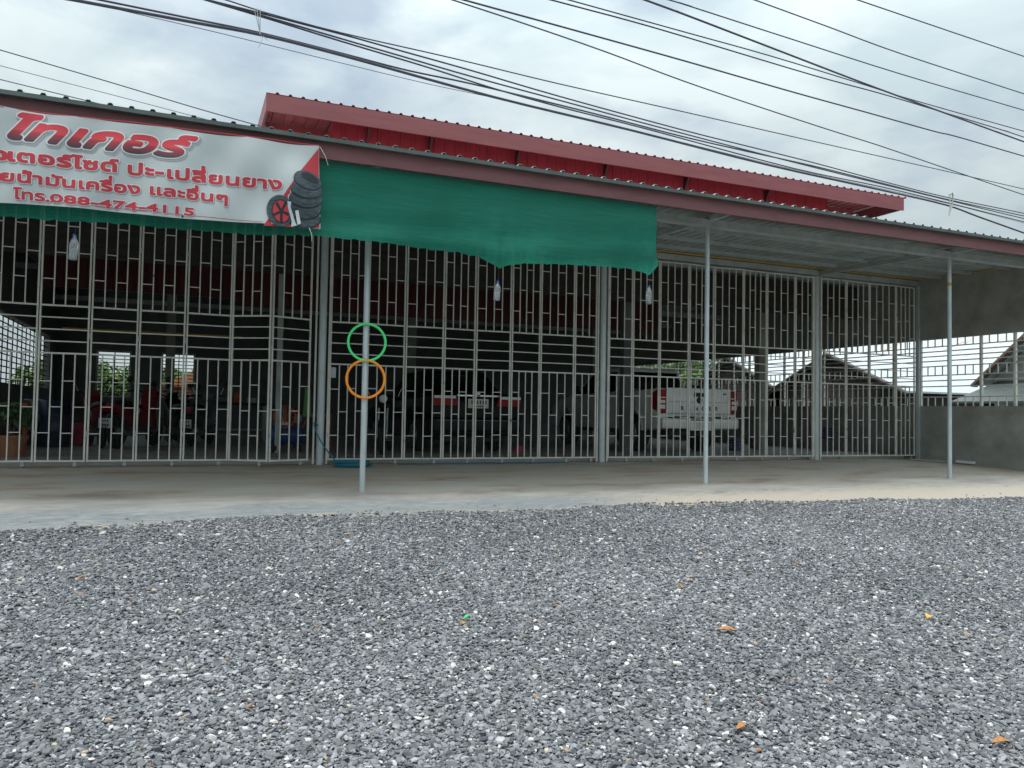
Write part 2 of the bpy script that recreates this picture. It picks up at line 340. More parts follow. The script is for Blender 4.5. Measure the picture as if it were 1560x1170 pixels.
# ------------------------------------------------------------------ ground, slab, gravel
EDGE = [(-12, 7.3), (-3, 7.45), (-1.35, 7.59), (-.4, 7.70), (1.2, 7.88), (2.6, 7.78), (3.95, 7.72), (5.2, 7.88), (6.5, 7.75), (7.9, 7.6), (10.8, 7.38), (16, 7.1), (30, 7)]
EX, EY = np.array([e[0] for e in EDGE]), np.array([e[1] for e in EDGE])
def edge_y(x): return np.interp(x, EX, EY) + .03*np.sin(np.asarray(x)*3.1) + .02*np.sin(np.asarray(x)*7.7+1)
def slab_z(y): return float(np.interp(y, [7.0, 7.75, 9.25, 11.2, 12.2], [-.25, -.20, -.11, -.03, 0]))
def gz(x, y):
    d = edge_y(x) - y
    z = np.where(d > 0, -.205 - np.minimum(.45, .088*d), -.205 - .1*np.minimum(-d, 1))
    near = (np.abs(x) < 20) & (np.abs(y) < 12)
    return z + np.where(near, .012*np.sin(x*1.7+y*.9) + .010*np.sin(x*3.3-y*2.6+1), 0)
xs = np.concatenate([[-400, -200, -100, -60, -40, -25, -16, -10, -6], np.arange(-4, 16.01, .2), [18, 22, 30, 45, 70, 120, 220, 400]])
ys = np.concatenate([[-400, -200, -100, -50, -25, -12, -6, -3, -1], np.arange(0, 9.01, .15), [10, 12, 16, 22, 30, 45, 70, 120, 220, 400]])
XX, YY = np.meshgrid(xs, ys); ZZ = gz(XX, YY)
vs = np.stack([XX, YY, ZZ], -1).reshape(-1, 3); nx = len(xs)
mb = MB(); mb.add(vs.tolist(), [(j*nx+i, j*nx+i+1, (j+1)*nx+i+1, (j+1)*nx+i) for j in range(len(ys)-1) for i in range(nx-1)], True)
struct(mb.build('ground', 'ground', recalc=False))
# forecourt slab
mb = MB(); xs_ = np.arange(-8, 15.61, .12); cols = []
for x in xs_:
    e = float(edge_y(x)); yy = [e, e+.04, e+.09, e+.2] + list(np.linspace(e+.5, 12.45, 14))
    top = [(x, y, slab_z(y) - (.05 if i == 0 else 0)) for i, y in enumerate(yy)]
    cols.append([(x, e, -.6)] + top + [(x, 12.45, -.6)])
k = len(cols[0]); vv = [v for c in cols for v in c]
mb.add(vv, [(i*k+j, (i+1)*k+j, (i+1)*k+j+1, i*k+j+1) for i in range(len(cols)-1) for j in range(k-1)], False)
mb.add(cols[0], [tuple(range(k))]); mb.add(cols[-1], [tuple(range(k))])
fc = struct(mb.build('concrete_forecourt', 'concrete'))
ea_ = fc.data.attributes.new('edge', 'FLOAT', 'POINT'); ea_.data.foreach_set('value', np.array([1.0 if 0 < math.fmod(i, k) < 4 and i < k*len(cols) else 0.0 for i in range(len(fc.data.vertices))], np.float32))
struct(MB().box(-6, 14.4, 12.46, 25.2, -.6, .08).build('workshop_floor', mat('floor_inside', (.36, .35, .33), .6, 0, .25, 1.2, bump=.1)))

# loose crushed stone (stuff)
stones = bpy.data.collections.new('stone_shapes')
for k in range(7):
    bm = bmesh.new(); rs = np.random.default_rng(50+k)
    sx_, sy_, sz_ = rs.uniform(.8, 1.1), rs.uniform(.55, .85), rs.uniform(.28, .55)
    for q in rs.normal(size=(26, 3)):
        q = q/np.linalg.norm(q); q = np.sign(q)*np.abs(q)**.8
        bm.verts.new((q[0]*sx_*.5, q[1]*sy_*.5, q[2]*sz_*.5))
    h = bmesh.ops.convex_hull(bm, input=bm.verts)
    bmesh.ops.delete(bm, geom=[v for v in bm.verts if not v.link_faces], context='VERTS')
    bmesh.ops.recalc_face_normals(bm, faces=bm.faces)
    me = bpy.data.meshes.new('stone'); bm.to_mesh(me); bm.free(); me.materials.append(M['stone'])
    stones.objects.link(bpy.data.objects.new('stone', me))
def scatter():
    N = 1000000
    x = RNG.uniform(-3.5, 15.5, N); y = RNG.uniform(1.6, 8.4, N)
    hd = np.arctan2(x, y); keep = (hd > -.30) & (hd < 1.10) & (y < edge_y(x) - .01 + RNG.normal(0, .03, N))
    keep |= (np.abs(x-1) < 2.2) & (y < 3.2)
    keep |= (hd > -.3) & (hd < 1.1) & (y < edge_y(x)+.45) & (y > edge_y(x)-.1) & (RNG.uniform(size=N) < .010*np.exp(-np.maximum(y-edge_y(x), 0)/.15))
    keep &= RNG.uniform(size=N) < np.clip(1.25 - .05*y, .6, 1)
    x, y = x[keep], y[keep]; n_ = len(x)
    # skip the denser half far away where the stones shrink below a pixel
    size = np.clip(RNG.lognormal(math.log(.0215), .34, n_), .011, .056)
    z = np.where(y > edge_y(x)-.01, np.interp(y, [7.0, 7.75, 9.25], [-.25, -.20, -.11]) + .002, gz(x, y)) + size*.10 + RNG.uniform(-.004, .012, n_)
    rot = np.stack([RNG.normal(0, .32, n_), RNG.normal(0, .32, n_), RNG.uniform(0, 2*PI, n_)], -1)
    tone = RNG.beta(2.1, 2.2, n_)*.88
    sp_ = RNG.uniform(size=n_); tone = np.where(sp_ > .955, RNG.uniform(.90, .972, n_), tone); tone = np.where(sp_ > .9962, RNG.uniform(.975, 1, n_), tone)
    tone = np.clip(tone + .06*np.sin(x*1.3+.6)*np.sin(y*1.9+x*.4)*(tone < .86), 0, 1)
    me = bpy.data.meshes.new('gravel'); me.vertices.add(n_); me.vertices.foreach_set('co', np.stack([x, y, z], -1).astype(np.float32).ravel())
    for nm, ty, dat, key in (('tone', 'FLOAT', tone, 'value'), ('siz', 'FLOAT', size, 'value'), ('pick', 'INT', RNG.integers(0, 7, n_), 'value'), ('rot', 'FLOAT_VECTOR', rot, 'vector')):
        at_ = me.attributes.new(nm, ty, 'POINT'); at_.data.foreach_set(key, (dat.astype(np.int32) if ty == 'INT' else dat.astype(np.float32)).ravel())
    me.materials.append(M['stone'])
    o = bpy.data.objects.new('gravel', me); C.objects.link(o); o['kind'] = 'stuff'
    o['label'] = 'loose grey crushed stone with scattered white and orange pieces'; o['category'] = 'gravel'
    ng = bpy.data.node_groups.new('scatter_gravel', 'GeometryNodeTree')
    ng.interface.new_socket('Geometry', in_out='INPUT', socket_type='NodeSocketGeometry'); ng.interface.new_socket('Geometry', in_out='OUTPUT', socket_type='NodeSocketGeometry')
    gi, go = ng.nodes.new('NodeGroupInput'), ng.nodes.new('NodeGroupOutput'); ip = ng.nodes.new('GeometryNodeInstanceOnPoints')
    ci = ng.nodes.new('GeometryNodeCollectionInfo'); ci.inputs['Collection'].default_value = stones; ci.inputs['Separate Children'].default_value = True; ci.inputs['Reset Children'].default_value = True
    def na_(nm, ty):
        q = ng.nodes.new('GeometryNodeInputNamedAttribute'); q.data_type = ty; q.inputs['Name'].default_value = nm; return q.outputs['Attribute']
    ng.links.new(gi.outputs[0], ip.inputs['Points']); ng.links.new(ci.outputs[0], ip.inputs['Instance']); ip.inputs['Pick Instance'].default_value = True
    ng.links.new(na_('pick', 'INT'), ip.inputs['Instance Index']); ng.links.new(na_('siz', 'FLOAT'), ip.inputs['Scale'])
    e2 = ng.nodes.new('FunctionNodeEulerToRotation'); ng.links.new(na_('rot', 'FLOAT_VECTOR'), e2.inputs[0]); ng.links.new(e2.outputs[0], ip.inputs['Rotation'])
    ng.links.new(ip.outputs[0], go.inputs[0])
    md = o.modifiers.new('scatter', 'NODES'); md.node_group = ng
    print('stones', n_)
scatter()

# ------------------------------------------------------------------ workshop building
XW = 14.48                                       # inner face of the right hand side wall
def ribbed(x0, x1, y0, y1, zf, pitch=.187, h=.026, top=.03, base=.062, underside=.004):
    """trapezoid-ribbed roofing sheet, ribs running along Y; zf(y) -> z"""
    prof = []; x = x0
    while x < x1:
        prof += [(x, 0), (x+base*.0+pitch-base, 0), (x+pitch-base+(base-top)/2, h), (x+pitch-(base-top)/2, h)]; x += pitch
    prof.append((x, 0)); mb_ = MB(); k_ = len(prof)
    rows = []
    for off in (0, -underside):
        for y in (y0, y1): rows.append([(px_, y, zf(y)+pz+off) for px_, pz in prof])
    vs_ = [v for r in rows for v in r]; fs_ = []
    for i in range(k_-1):
        fs_ += [(i, i+1, k_+i+1, k_+i), (2*k_+i+1, 2*k_+i, 3*k_+i, 3*k_+i+1), (i+1, i, 2*k_+i, 2*k_+i+1), (k_+i, k_+i+1, 3*k_+i+1, 3*k_+i)]
    return mb_.add(vs_, fs_)
croof = lambda y: 3.737 + .030*(y-8.45)
B = thing('workshop_building', 'open workshop with red metal upper roof, red cladding and dark interior', 'building', (0, 0, 0))
# upper roof
ur = ribbed(1.0, 13.83, 11.97, 20.5, lambda y: 5.49 - .0*(y-12)).build('upper_roof', 'red_roof', B)
MB().box(1.0, 13.83, 11.97, 12.0, 5.22, 5.478).build('fascia', 'upper_fascia', ur)
for x0, x1 in ((1.0, 1.03), (13.80, 13.83)): MB().box(x0, x1, 12.002, 20.5, 5.235, 5.47-.0).build('verge_board', 'upper_fascia', ur)
mb = MB()
for y in (12.15, 13.1, 15, 17, 19): mb.box(1.1, 13.58, y, y+.05, 5.355, 5.455)
mb.build('purlins', 'red_roof', ur)
# red cladding above the canopy and hanging below it: ribs vertical
def clad(x0, x1, y, z0, z1, pitch=.187):
    prof = []; x = x0
    while x < x1: prof += [(x, 0), (min(x+pitch*.7, x1), 0), (min(x+pitch*.78, x1), -.02), (min(x+pitch*.92, x1), -.02)]; x += pitch
    prof.append((x1, 0)); mb_ = MB(); k_ = len(prof)
    mb_.add([(a_, y+b_, z0) for a_, b_ in prof]+[(a_, y+b_, z1) for a_, b_ in prof]+[(a_, y+b_+.006, z0) for a_, b_ in prof]+[(a_, y+b_+.006, z1) for a_, b_ in prof],
            [f for i in range(k_-1) for f in ((i, i+1, k_+i+1, k_+i), (2*k_+i+1, 2*k_+i, 3*k_+i, 3*k_+i+1), (i+1, i, 2*k_+i, 2*k_+i+1))])
    return mb_
clad(2.05, 12.1, 12.36, 3.87, 5.45).build('red_cladding', 'red_sheet', B)
MB().box(2.06, 2.09, 12.38, 20.4, 3.95, 5.4).build('side_cladding', 'red_sheet', B); MB().box(12.07, 12.1, 12.38, 20.4, 3.95, 5.4).build('side_cladding', 'red_sheet', B)
clad(-2.36, 1.0, 16, 2.94, 3.52).build('red_valance', 'red_sheet_shaded', B)
clad(1.0, 10.45, 16.02, 2.80, 3.52).build('red_valance', 'red_sheet_shaded', B)
MB().box(-6, 14.2, 13.56, 13.62, 3.1, 3.84).build('front_lintel', 'timber_dark', B)
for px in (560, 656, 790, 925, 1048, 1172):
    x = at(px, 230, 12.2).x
    MB().prism([(12.16, 5.32), (12.335, 5.32), (12.335, 5.08), (12.31, 5.08)], x, x+.035).build('eave_bracket', 'red_sheet_shaded', B)  # bracket red darkened to carry the shade under the eave
# rear wall with two louvred openings, left wall with lattice opening
wins = [(-2.24, -1.36, 1.1, 2.34), (-.60, .30, 1.1, 2.34)]
mb = MB(); xe = [-3.35] + [v for a_ in wins for v in a_[:2]] + [14.4]
for i in range(0, len(xe), 2): mb.box(xe[i], xe[i+1], 24.5, 24.65, .08, 4.3)
for a0, a1, z0, z1 in wins: mb.box(a0, a1, 24.5, 24.65, .08, z0); mb.box(a0, a1, 24.5, 24.65, z1, 4.3)
mb.build('rear_wall', 'dark_wall', B)
for a0, a1, z0, z1 in wins:
    f_ = MB(); f_.box(a0, a0+.05, 24.48, 24.6, z0, z1).box(a1-.05, a1, 24.48, 24.6, z0, z1).box(a0, a1, 24.482, 24.598, z0-.03, z0+.002).box(a0, a1, 24.482, 24.598, z1-.002, z1+.03)
    f_ = f_.build('window', 'steel_grey', B)
    s_ = MB(); nb_ = 13
    for i in range(nb_): zz = z0+.03+(z1-z0-.05)*i/(nb_-1); s_.box(a0+.05, a1-.05, 24.51, 24.55, zz, zz+.022)
    for xx in (a0+(a1-a0)*.5,): s_.box(xx, xx+.025, 24.552, 24.57, z0, z1)
    s_.build('louvre', 'timber_dark', f_)
mb = MB(); mb.box(-3.35, -3.2, 12.7, 24.5, .08, 1.25).box(-3.35, -3.2, 12.7, 24.5, 2.6, 4.3).box(-3.35, -3.2, 23.3, 24.5, 1.25, 2.6).box(-3.35, -3.2, 12.7, 14, 1.25, 2.6)
mb.build('left_wall', 'dark_wall', B)
mb = MB(); y = 14.0
while y < 23.3: mb.box(-3.30, -3.285, y, y+.05, 1.25, 2.6); y += .5
for i in range(11): z = 1.32+i*.122; mb.box(-3.28, -3.265, 14, 23.3, z, z+.022)
mb.build('left_lattice', 'timber_dark', B)
MB().box(-6, -3.36, 12.5, 12.6, .0, 4).build('front_wall', 'dark_wall', B)
# header over the gates
MB().box(-5, XW-.01, 12.14, 12.26, 3.70, 3.80).build('header_beam', 'steel_grey', B)
MB().box(-5, XW-.01, 12.17, 12.23, 3.801, 3.845).build('header_flashing', 'dark_wall', B)
# inner columns
for x, y, s_, mt in ((1.52, 14.1, .09, 'steel_grey'), (8.35, 14.0, .16, 'dark_wall'), (12.3, 14.6, .17, 'cement'), (5.2, 19, .2, 'cement'), (10.9, 20, .2, 'cement'), (-.3, 20, .2, 'cement')):
    MB().box(x-s_/2, x+s_/2, y-s_/2, y+s_/2, .08, 3.8).build('inner_column', mt, B)
mb = MB()
for y in (16, 18.5, 21, 23.5): mb.box(-6, 14.2, y, y+.1, 3.6, 3.72)
mb.build('ceiling_beams', 'steel_grey', B)
MB().box(-2.4, 1.2, 19.0, 19.06, 2.42, 2.48).build('lamp_batten', 'conduit_yellow', B)

# right hand side wall: cement below, bar grille, cement above
SW = thing('side_wall', 'grey cement side wall with a band of steel bars under the canopy', 'wall', (XW, 12.2, 0))
off = -Vector((XW, 12.2, 0))
def sw(mb_, nm, mt): o = mb_.build(nm, mt, SW); o.matrix_parent_inverse = Matrix.Translation(off); return o
sw(MB().box(XW, XW+.12, 8.7, 24.5, -.6, 1.13), 'lower_wall', 'cement')
sw(MB().box(XW, XW+.12, 8.7, 24.5, 2.53, 4.15), 'upper_wall', 'cement')
mb = MB()
for z in (1.32, 1.54, 1.66, 1.77, 1.96, 2.07, 2.17, 2.27, 2.37): mb.box(XW+.045, XW+.065, 8.7, 24.5, z-.011, z+.011)
y = 8.7; i = 0
while y < 24.5:
    if i % 4:
        for z0, z1 in ((1.13, 1.31), (1.78, 1.95), (2.38, 2.53)): mb.box(XW+.046, XW+.064, y-.009, y+.009, z0, z1)
    y += .1725; i += 1
sw(mb, 'bar_grille', 'gate_paint')
y = 8.7
while y < 24.5: sw(MB().box(XW+.03, XW+.08, y-.022, y+.022, 1.13, 2.53), 'grille_post', 'gate_paint'); y += .69
sw(MB().box(XW-.05, XW-.003, 12.12, 12.2, -.02, 3.69), 'gate_jamb', 'pipe')

# ------------------------------------------------------------------ entrance canopy
CN = thing('entrance_canopy', 'low ribbed metal canopy with dusty red fascia on thin steel pipe posts', 'canopy', (0, 8.5, 3.5))
inv = Matrix.Translation((0, -8.5, -3.5))
def cn(mb_, nm, mt): o = mb_.build(nm, mt, CN); o.matrix_parent_inverse = inv; return o
cn(ribbed(-5.0, 14.75, 8.42, 25.0, croof), 'roof_sheet', 'canopy_sheet')
cn(MB().box(-5, 14.75, 8.48, 8.52, 3.525, 3.70), 'fascia', 'fascia'); cn(MB().box(-5, 14.75, 8.405, 8.477, 3.692, 3.7335), 'eave_flashing', 'flashing')
cn(MB().box(-5, XW-.01, 9.18, 9.32, 3.545, 3.64), 'front_beam', 'steel_grey')
mb = MB()
for y in (8.75, 10.1, 10.9, 11.6, 12.6, 13.2): mb.box(-5, XW-.01, y, y+.05, croof(y)-.065, croof(y)-.006)
cn(mb, 'purlins', 'steel_grey')
for k in range(-1, 4):
    x = 1.974+4.876*k
    if x < XW: cn(MB().bar((x, 8.54, croof(8.54)-.105), (x, 12.13, croof(12.13)-.105), .06, .075), 'rafter', 'steel_grey')
for k in range(-1, 3):
    x = 1.974+4.876*k; o = cn(MB().lathe((x, 9.254, -.115), [(.034, 0), (.034, .25), (.0335, 1.8), (.0335, 3.66)], 16), 'post', 'pipe')
    q = MB().lathe((x, 9.254, -.112), [(.044, 0), (.042, .008), (.036, .02)], 16).build('cement_collar', 'house_wall', o); q.matrix_parent_inverse = inv if False else Matrix.Identity(4)
    if k == 2:
        q = MB().lathe((x, 9.254, 3.08), [(.0352, 0), (.0352, .05)], 16).build('yellow_tape', 'conduit_yellow', o)

# ------------------------------------------------------------------ gate posts and folding gate leaves
GP = ['grey steel gate post beside the coiled blue hose', 'grey steel gate post left of the white pickup truck', 'grey steel gate post in front of the dark gabled sheds']
for k in range(3):
    x = 1.942+4.876*k
    t_ = thing('gate_post', GP[k], 'gate post', (x, 12.2, 0), 0, 'posts between the folding gates')
    MB().lathe((0, 0, 0), [(.058, 0), (.058, 1.5), (.057, 3.69)], 20).build('pipe', 'pipe', t_)
    for s in (-1, 1): MB().box(s*.10-.012, s*.10+.012, -.02, .02, .01, 3.69).build('jamb_bar', 'gate_paint', t_)
ZL, ZM, ZU, ZT = .085, 1.54, 2.187, 3.665
def gate_leaf(p, q, label, flip, mesh=True):
    p, q = Vector((*p, 0)), Vector((*q, 0)); d = q-p; wl = d.length - .014
    t_ = thing('gate_leaf', label, 'gate', p + d.normalized()*.007, math.atan2(d.y, d.x) + random.uniform(-.012, .012), 'folding gate leaves across the shop front')
    st, br, rg = .022, .0155, .012; nc_ = 3 if wl < .52 else 4
    f_ = MB().box(0, st, -.012, .012, ZL-.015, ZT).box(wl-st, wl, -.012, .012, ZL-.015, ZT)
    for z in (ZL, ZM, ZU, ZT-.012): f_.box(st, wl-st, -.011, .011, z-.0115, z+.0115)
    f_.build('frame', 'gate_paint', t_)
    m_ = MB()
    for i in (1, 2, 3): z = ZM+(ZU-ZM)*i/4; m_.box(st, wl-st, -.009, .009, z-.008, z+.008)
    m_.build('middle_rails', 'gate_paint', t_)
    cw = (wl-2*st)/nc_
    for nm, z0, z1 in (('lower_bars', ZL+.0125, ZM-.0125), ('upper_bars', ZU+.0125, ZT-.0245)):
        g_ = MB()
        for i in range(1, nc_): x = st+cw*i; g_.box(x-br/2, x+br/2, -.0085, .0085, z0, z1)
        for c_ in range(nc_):
            xa, xb = st+cw*c_+(br/2 if c_ else 0), st+cw*(c_+1)-(br/2 if c_ < nc_-1 else 0)
            for fr in ((.25, .75) if (c_ % 2 == 0) != flip else (.5,)):
                z = z0+(z1-z0)*(fr+random.uniform(-.010, .010)); g_.box(xa, xb, -.0075, .0075, z-rg/2, z+rg/2)
        g_.build(nm, 'gate_paint', t_)
    if mesh:
        g_ = MB(); h_ = .62
        k_ = int((wl-2*st)/.034)
        for i in range(1, k_): x = st+(wl-2*st)*i/k_; g_.box(x-.0007, x+.0007, .012, .0134, ZL, ZL+h_)
        for i in range(1, 19): z = ZL+h_*i/18; g_.box(st, wl-st, .0135, .0149, z-.0007, z+.0007)
        g_.build('wire_mesh', 'wire', t_)
    c_ = MB().box(wl*.80-.016, wl*.80+.016, -.012, .012, .05, ZL-.014).build('caster_fork', 'galvanised', t_)
    MB().lathe((wl*.80, -.013, .034), [(.026, 0), (.03, .004), (.03, .022), (.026, .026)], 14, 'y').build('caster_wheel', 'alloy', c_)
    for z in (.42, 1.75, 3.0): MB().lathe((-.004, -.016, z), [(.008, 0), (.008, .07)], 8).build('hinge', 'galvanised', t_)
    return t_
ordn = ['first', 'second', 'third', 'fourth', 'fifth', 'sixth', 'seventh', 'eighth', 'ninth']
bays = [
    ([(-3.03, 12.2), (-2.43, 12.16), (-1.82, 12.2), (-1.2, 12.16), (-.6, 12.2), (.01, 12.17), (.63, 12.2), (1.16, 11.88), (1.76, 12.10)], 'under the banner, counting left from the post by the hose', True, [7]),
    ([(2.05, 12.2), (2.62, 12.165), (3.24, 12.2), (3.87, 12.165), (4.43, 12.2), (5.05, 12.165), (5.6, 12.2), (6.24, 12.17), (6.70, 12.2)], 'before the black car, counting right from the post by the hose', False, []),
    ([(6.93, 12.2), (7.4, 12.16), (7.99, 12.2), (8.61, 12.165), (9.2, 12.2), (9.85, 12.165), (10.44, 12.2), (11.12, 12.17), (11.64, 12.2)], 'before the white pickup, counting right from the post beside it', False, [5]),
    ([(11.80, 12.2), (12.44, 12.165), (13.11, 12.2), (13.82, 12.165), (14.40, 12.2)], 'before the dark sheds, counting left from the cement wall', True, [0, 1, 2, 3]),
]
for pts, where, rev, flips in bays:
    n_ = len(pts)-1
    for i in range(n_):
        o_ = ordn[n_-1-i] if rev else ordn[i]
        gate_leaf(pts[i], pts[i+1], f'{o_} cream gate leaf {where}', i in flips)

# electrical conduit along the header and out along the side wall
mb = MB().tube([(5.6, 12.10, 3.825), (13.4, 12.10, 3.825), (14.44, 12.06, 3.82)], .014, 8)
mb.tube([(14.45, 12.06, 3.815), (14.45, 10.3, 3.775), (14.45, 9.6, 3.74)], .013, 8)
mb.build('electrical_conduit', 'conduit_yellow'); tag(bpy.context.scene.objects['electrical_conduit'], 'thin yellow conduit along the beam above the gates', 'conduit')

# ------------------------------------------------------------------ shade net
NB = [(-40, 331), (0, 330), (100, 338), (200, 343), (300, 350), (400, 358), (487, 362), (560, 368), (620, 374), (700, 384), (735, 394), (750, 405), (757, 410), (765, 407), (790, 403), (860, 403), (930, 406), (965, 409), (982, 417), (990, 421), (995, 412), (999, 405)]
YN = 8.56
nb_w = [at(a_, b_, YN) for a_, b_ in NB]
nx_w = [v.x for v in nb_w]; nz_w = [v.z for v in nb_w]
def net_y(x, t):      # t 0 at the top edge, 1 at the hem
    pin = sum(math.exp(-((x-c_)/.30)**2) for c_ in (3.37, 5.46))
    return YN + .05*t*math.sin(x*2.6+1)*t - .05*pin*t + .018*math.sin(x*7+t*3)*t + sum(.028*math.sin((x-c_)*26)*math.exp(-abs(x-c_)/.28)*t for c_ in (3.37, 5.46)) + .012*math.sin(t*16+x*1.2)*t
rows = 34; xsn = np.arange(nx_w[0]-1.2, nx_w[-1], .05); xsn = np.append(xsn, nx_w[-1]); verts = []
for x in xsn:
    zb = float(np.interp(x, nx_w, nz_w)) + .006*math.sin(x*31)+.005*math.sin(x*53+1)
    for j in range(rows+1):
        t_ = j/rows; zz = 3.53+(zb-3.53)*t_
        xx = x + .02*math.sin(zz*14)*(1 if x > 5.3 else 0)*t_
        verts.append((xx, net_y(x, t_), zz))
mb = MB(); k = rows+1
mb.add(verts, [(i*k+j, (i+1)*k+j, (i+1)*k+j+1, i*k+j+1) for i in range(len(xsn)-1) for j in range(rows)], True)
tag(mb.build('shade_net', 'shade_net', recalc=False), 'green knitted shade net hanging below the canopy edge', 'shade net')

# ------------------------------------------------------------------ banner with printed lettering
YB = 8.405
def ban_y(x, z):
    corner = math.exp(-((x-1.25)**2)/.5)
    return YB + .012*math.sin(x*5.2+z*2.0) + .008*math.sin(x*11-z*6) - .014*math.sin((z*9+x*4.5))*corner - .012*math.cos((z-3.1)*3.2)
TL, TR, BR, BL = at(-150, 143, YB), at(486, 222, YB), at(488, 349, YB), at(-150, 296, YB)
BN = thing('banner', 'white vinyl banner with red Thai lettering tied under the canopy edge', 'banner', (0, YB, 3.1)); binv = Matrix.Translation((0, -YB, -3.1))
nu, nv = 110, 34; vv = []
for i in range(nu+1):
    u = i/nu
    for j in range(nv+1):
        v = j/nv; top = TL.lerp(TR, u); bot = BL.lerp(BR, u)
        q = top.lerp(bot, v); q.z -= .018*abs(math.sin(u*PI*5))*(1-v); q.z -= .010*math.sin(u*PI*4)*v
        vv.append((q.x, ban_y(q.x, q.z), q.z))
k = nv+1; mb = MB(); mb.add(vv, [(i*k+j, i*k+j+1, (i+1)*k+j+1, (i+1)*k+j) for i in range(nu) for j in range(nv)], True)
o = mb.build('vinyl_sheet', 'vinyl', BN, recalc=False); o.matrix_parent_inverse = binv
def printed(mb_, name, mt, layer, grad=None, parent=BN):
    vs_ = [(x, ban_y(x, z) - .0022*layer, z) for x, z in mb_.v]; q = MB(); q.v = vs_; q.f = mb_.f; q.sm = [True]*len(mb_.f)
    o_ = q.build(name, mt, parent, recalc=False); o_.matrix_parent_inverse = binv
    if grad is not None:
        at_ = o_.data.attributes.new('grad', 'FLOAT', 'POINT'); at_.data.foreach_set('value', np.array(grad, np.float32))
    return o_
class Flat:
    def __init__(s): s.v = []; s.f = []
def msq(fld, x0, z0, h):
    """mesh of the region fld<0 on a grid (marching squares)"""
    fl = Flat(); ny, nx_ = fld.shape; vid = {}
    def gv(key, x, z):
        if key not in vid: vid[key] = len(fl.v); fl.v.append((x, z))
        return vid[key]
    cells = np.argwhere((np.minimum.reduce([fld[:-1, :-1], fld[1:, :-1], fld[:-1, 1:], fld[1:, 1:]]) < 0))
    for j, i in cells:
        cs = [(i, j), (i+1, j), (i+1, j+1), (i, j+1)]; vals = [fld[b_, a_] for a_, b_ in cs]; poly = []
        for k_ in range(4):
            a_, b_ = cs[k_], cs[(k_+1) % 4]; fa, fb = vals[k_], vals[(k_+1) % 4]
            if fa < 0: poly.append(gv(a_, x0+a_[0]*h, z0+a_[1]*h))
            if (fa < 0) != (fb < 0):
                t_ = fa/(fa-fb); key = (min(a_, b_), max(a_, b_))
                poly.append(gv(key, x0+(a_[0]+(b_[0]-a_[0])*t_)*h, z0+(a_[1]+(b_[1]-a_[1])*t_)*h))
        if len(poly) >= 3: fl.f.append(tuple(poly))
    return fl
def text_tris(body, shear=0):
    cu = bpy.data.curves.new('lettering', 'FONT'); cu.body = body; cu.size = 1; cu.shear = shear; cu.resolution_u = 4
    ob = bpy.data.objects.new('lettering', cu); C.objects.link(ob); bpy.context.view_layer.update()
    me = ob.to_mesh(); me.calc_loop_triangles()
    v_ = np.array([q.co[:2] for q in me.vertices]); t_ = np.array([l_.vertices[:] for l_ in me.loop_triangles])
    ec = {}
    for pl in me.polygons:
        for e_ in pl.edge_keys: ec[e_] = ec.get(e_, 0)+1
    sg = np.array([(v_[a_], v_[b_]) for (a_, b_), c_ in ec.items() if c_ == 1])
    tr_ = v_[t_]; ob.to_mesh_clear(); bpy.data.objects.remove(ob); bpy.data.curves.remove(cu)
    return tr_, sg
MARKS = {'เปลี่ยนยาง': ('เปลียนยาง', [('่', 'เปลี', .20)]), 'ยน้ำมันเครื่อง': ('ยน้ำมันเครือง', [('่', 'ยน้ำมันเครื', .20)]), 'และอื่นๆ': ('และอืนๆ', [('่', 'และอื', .20)])}
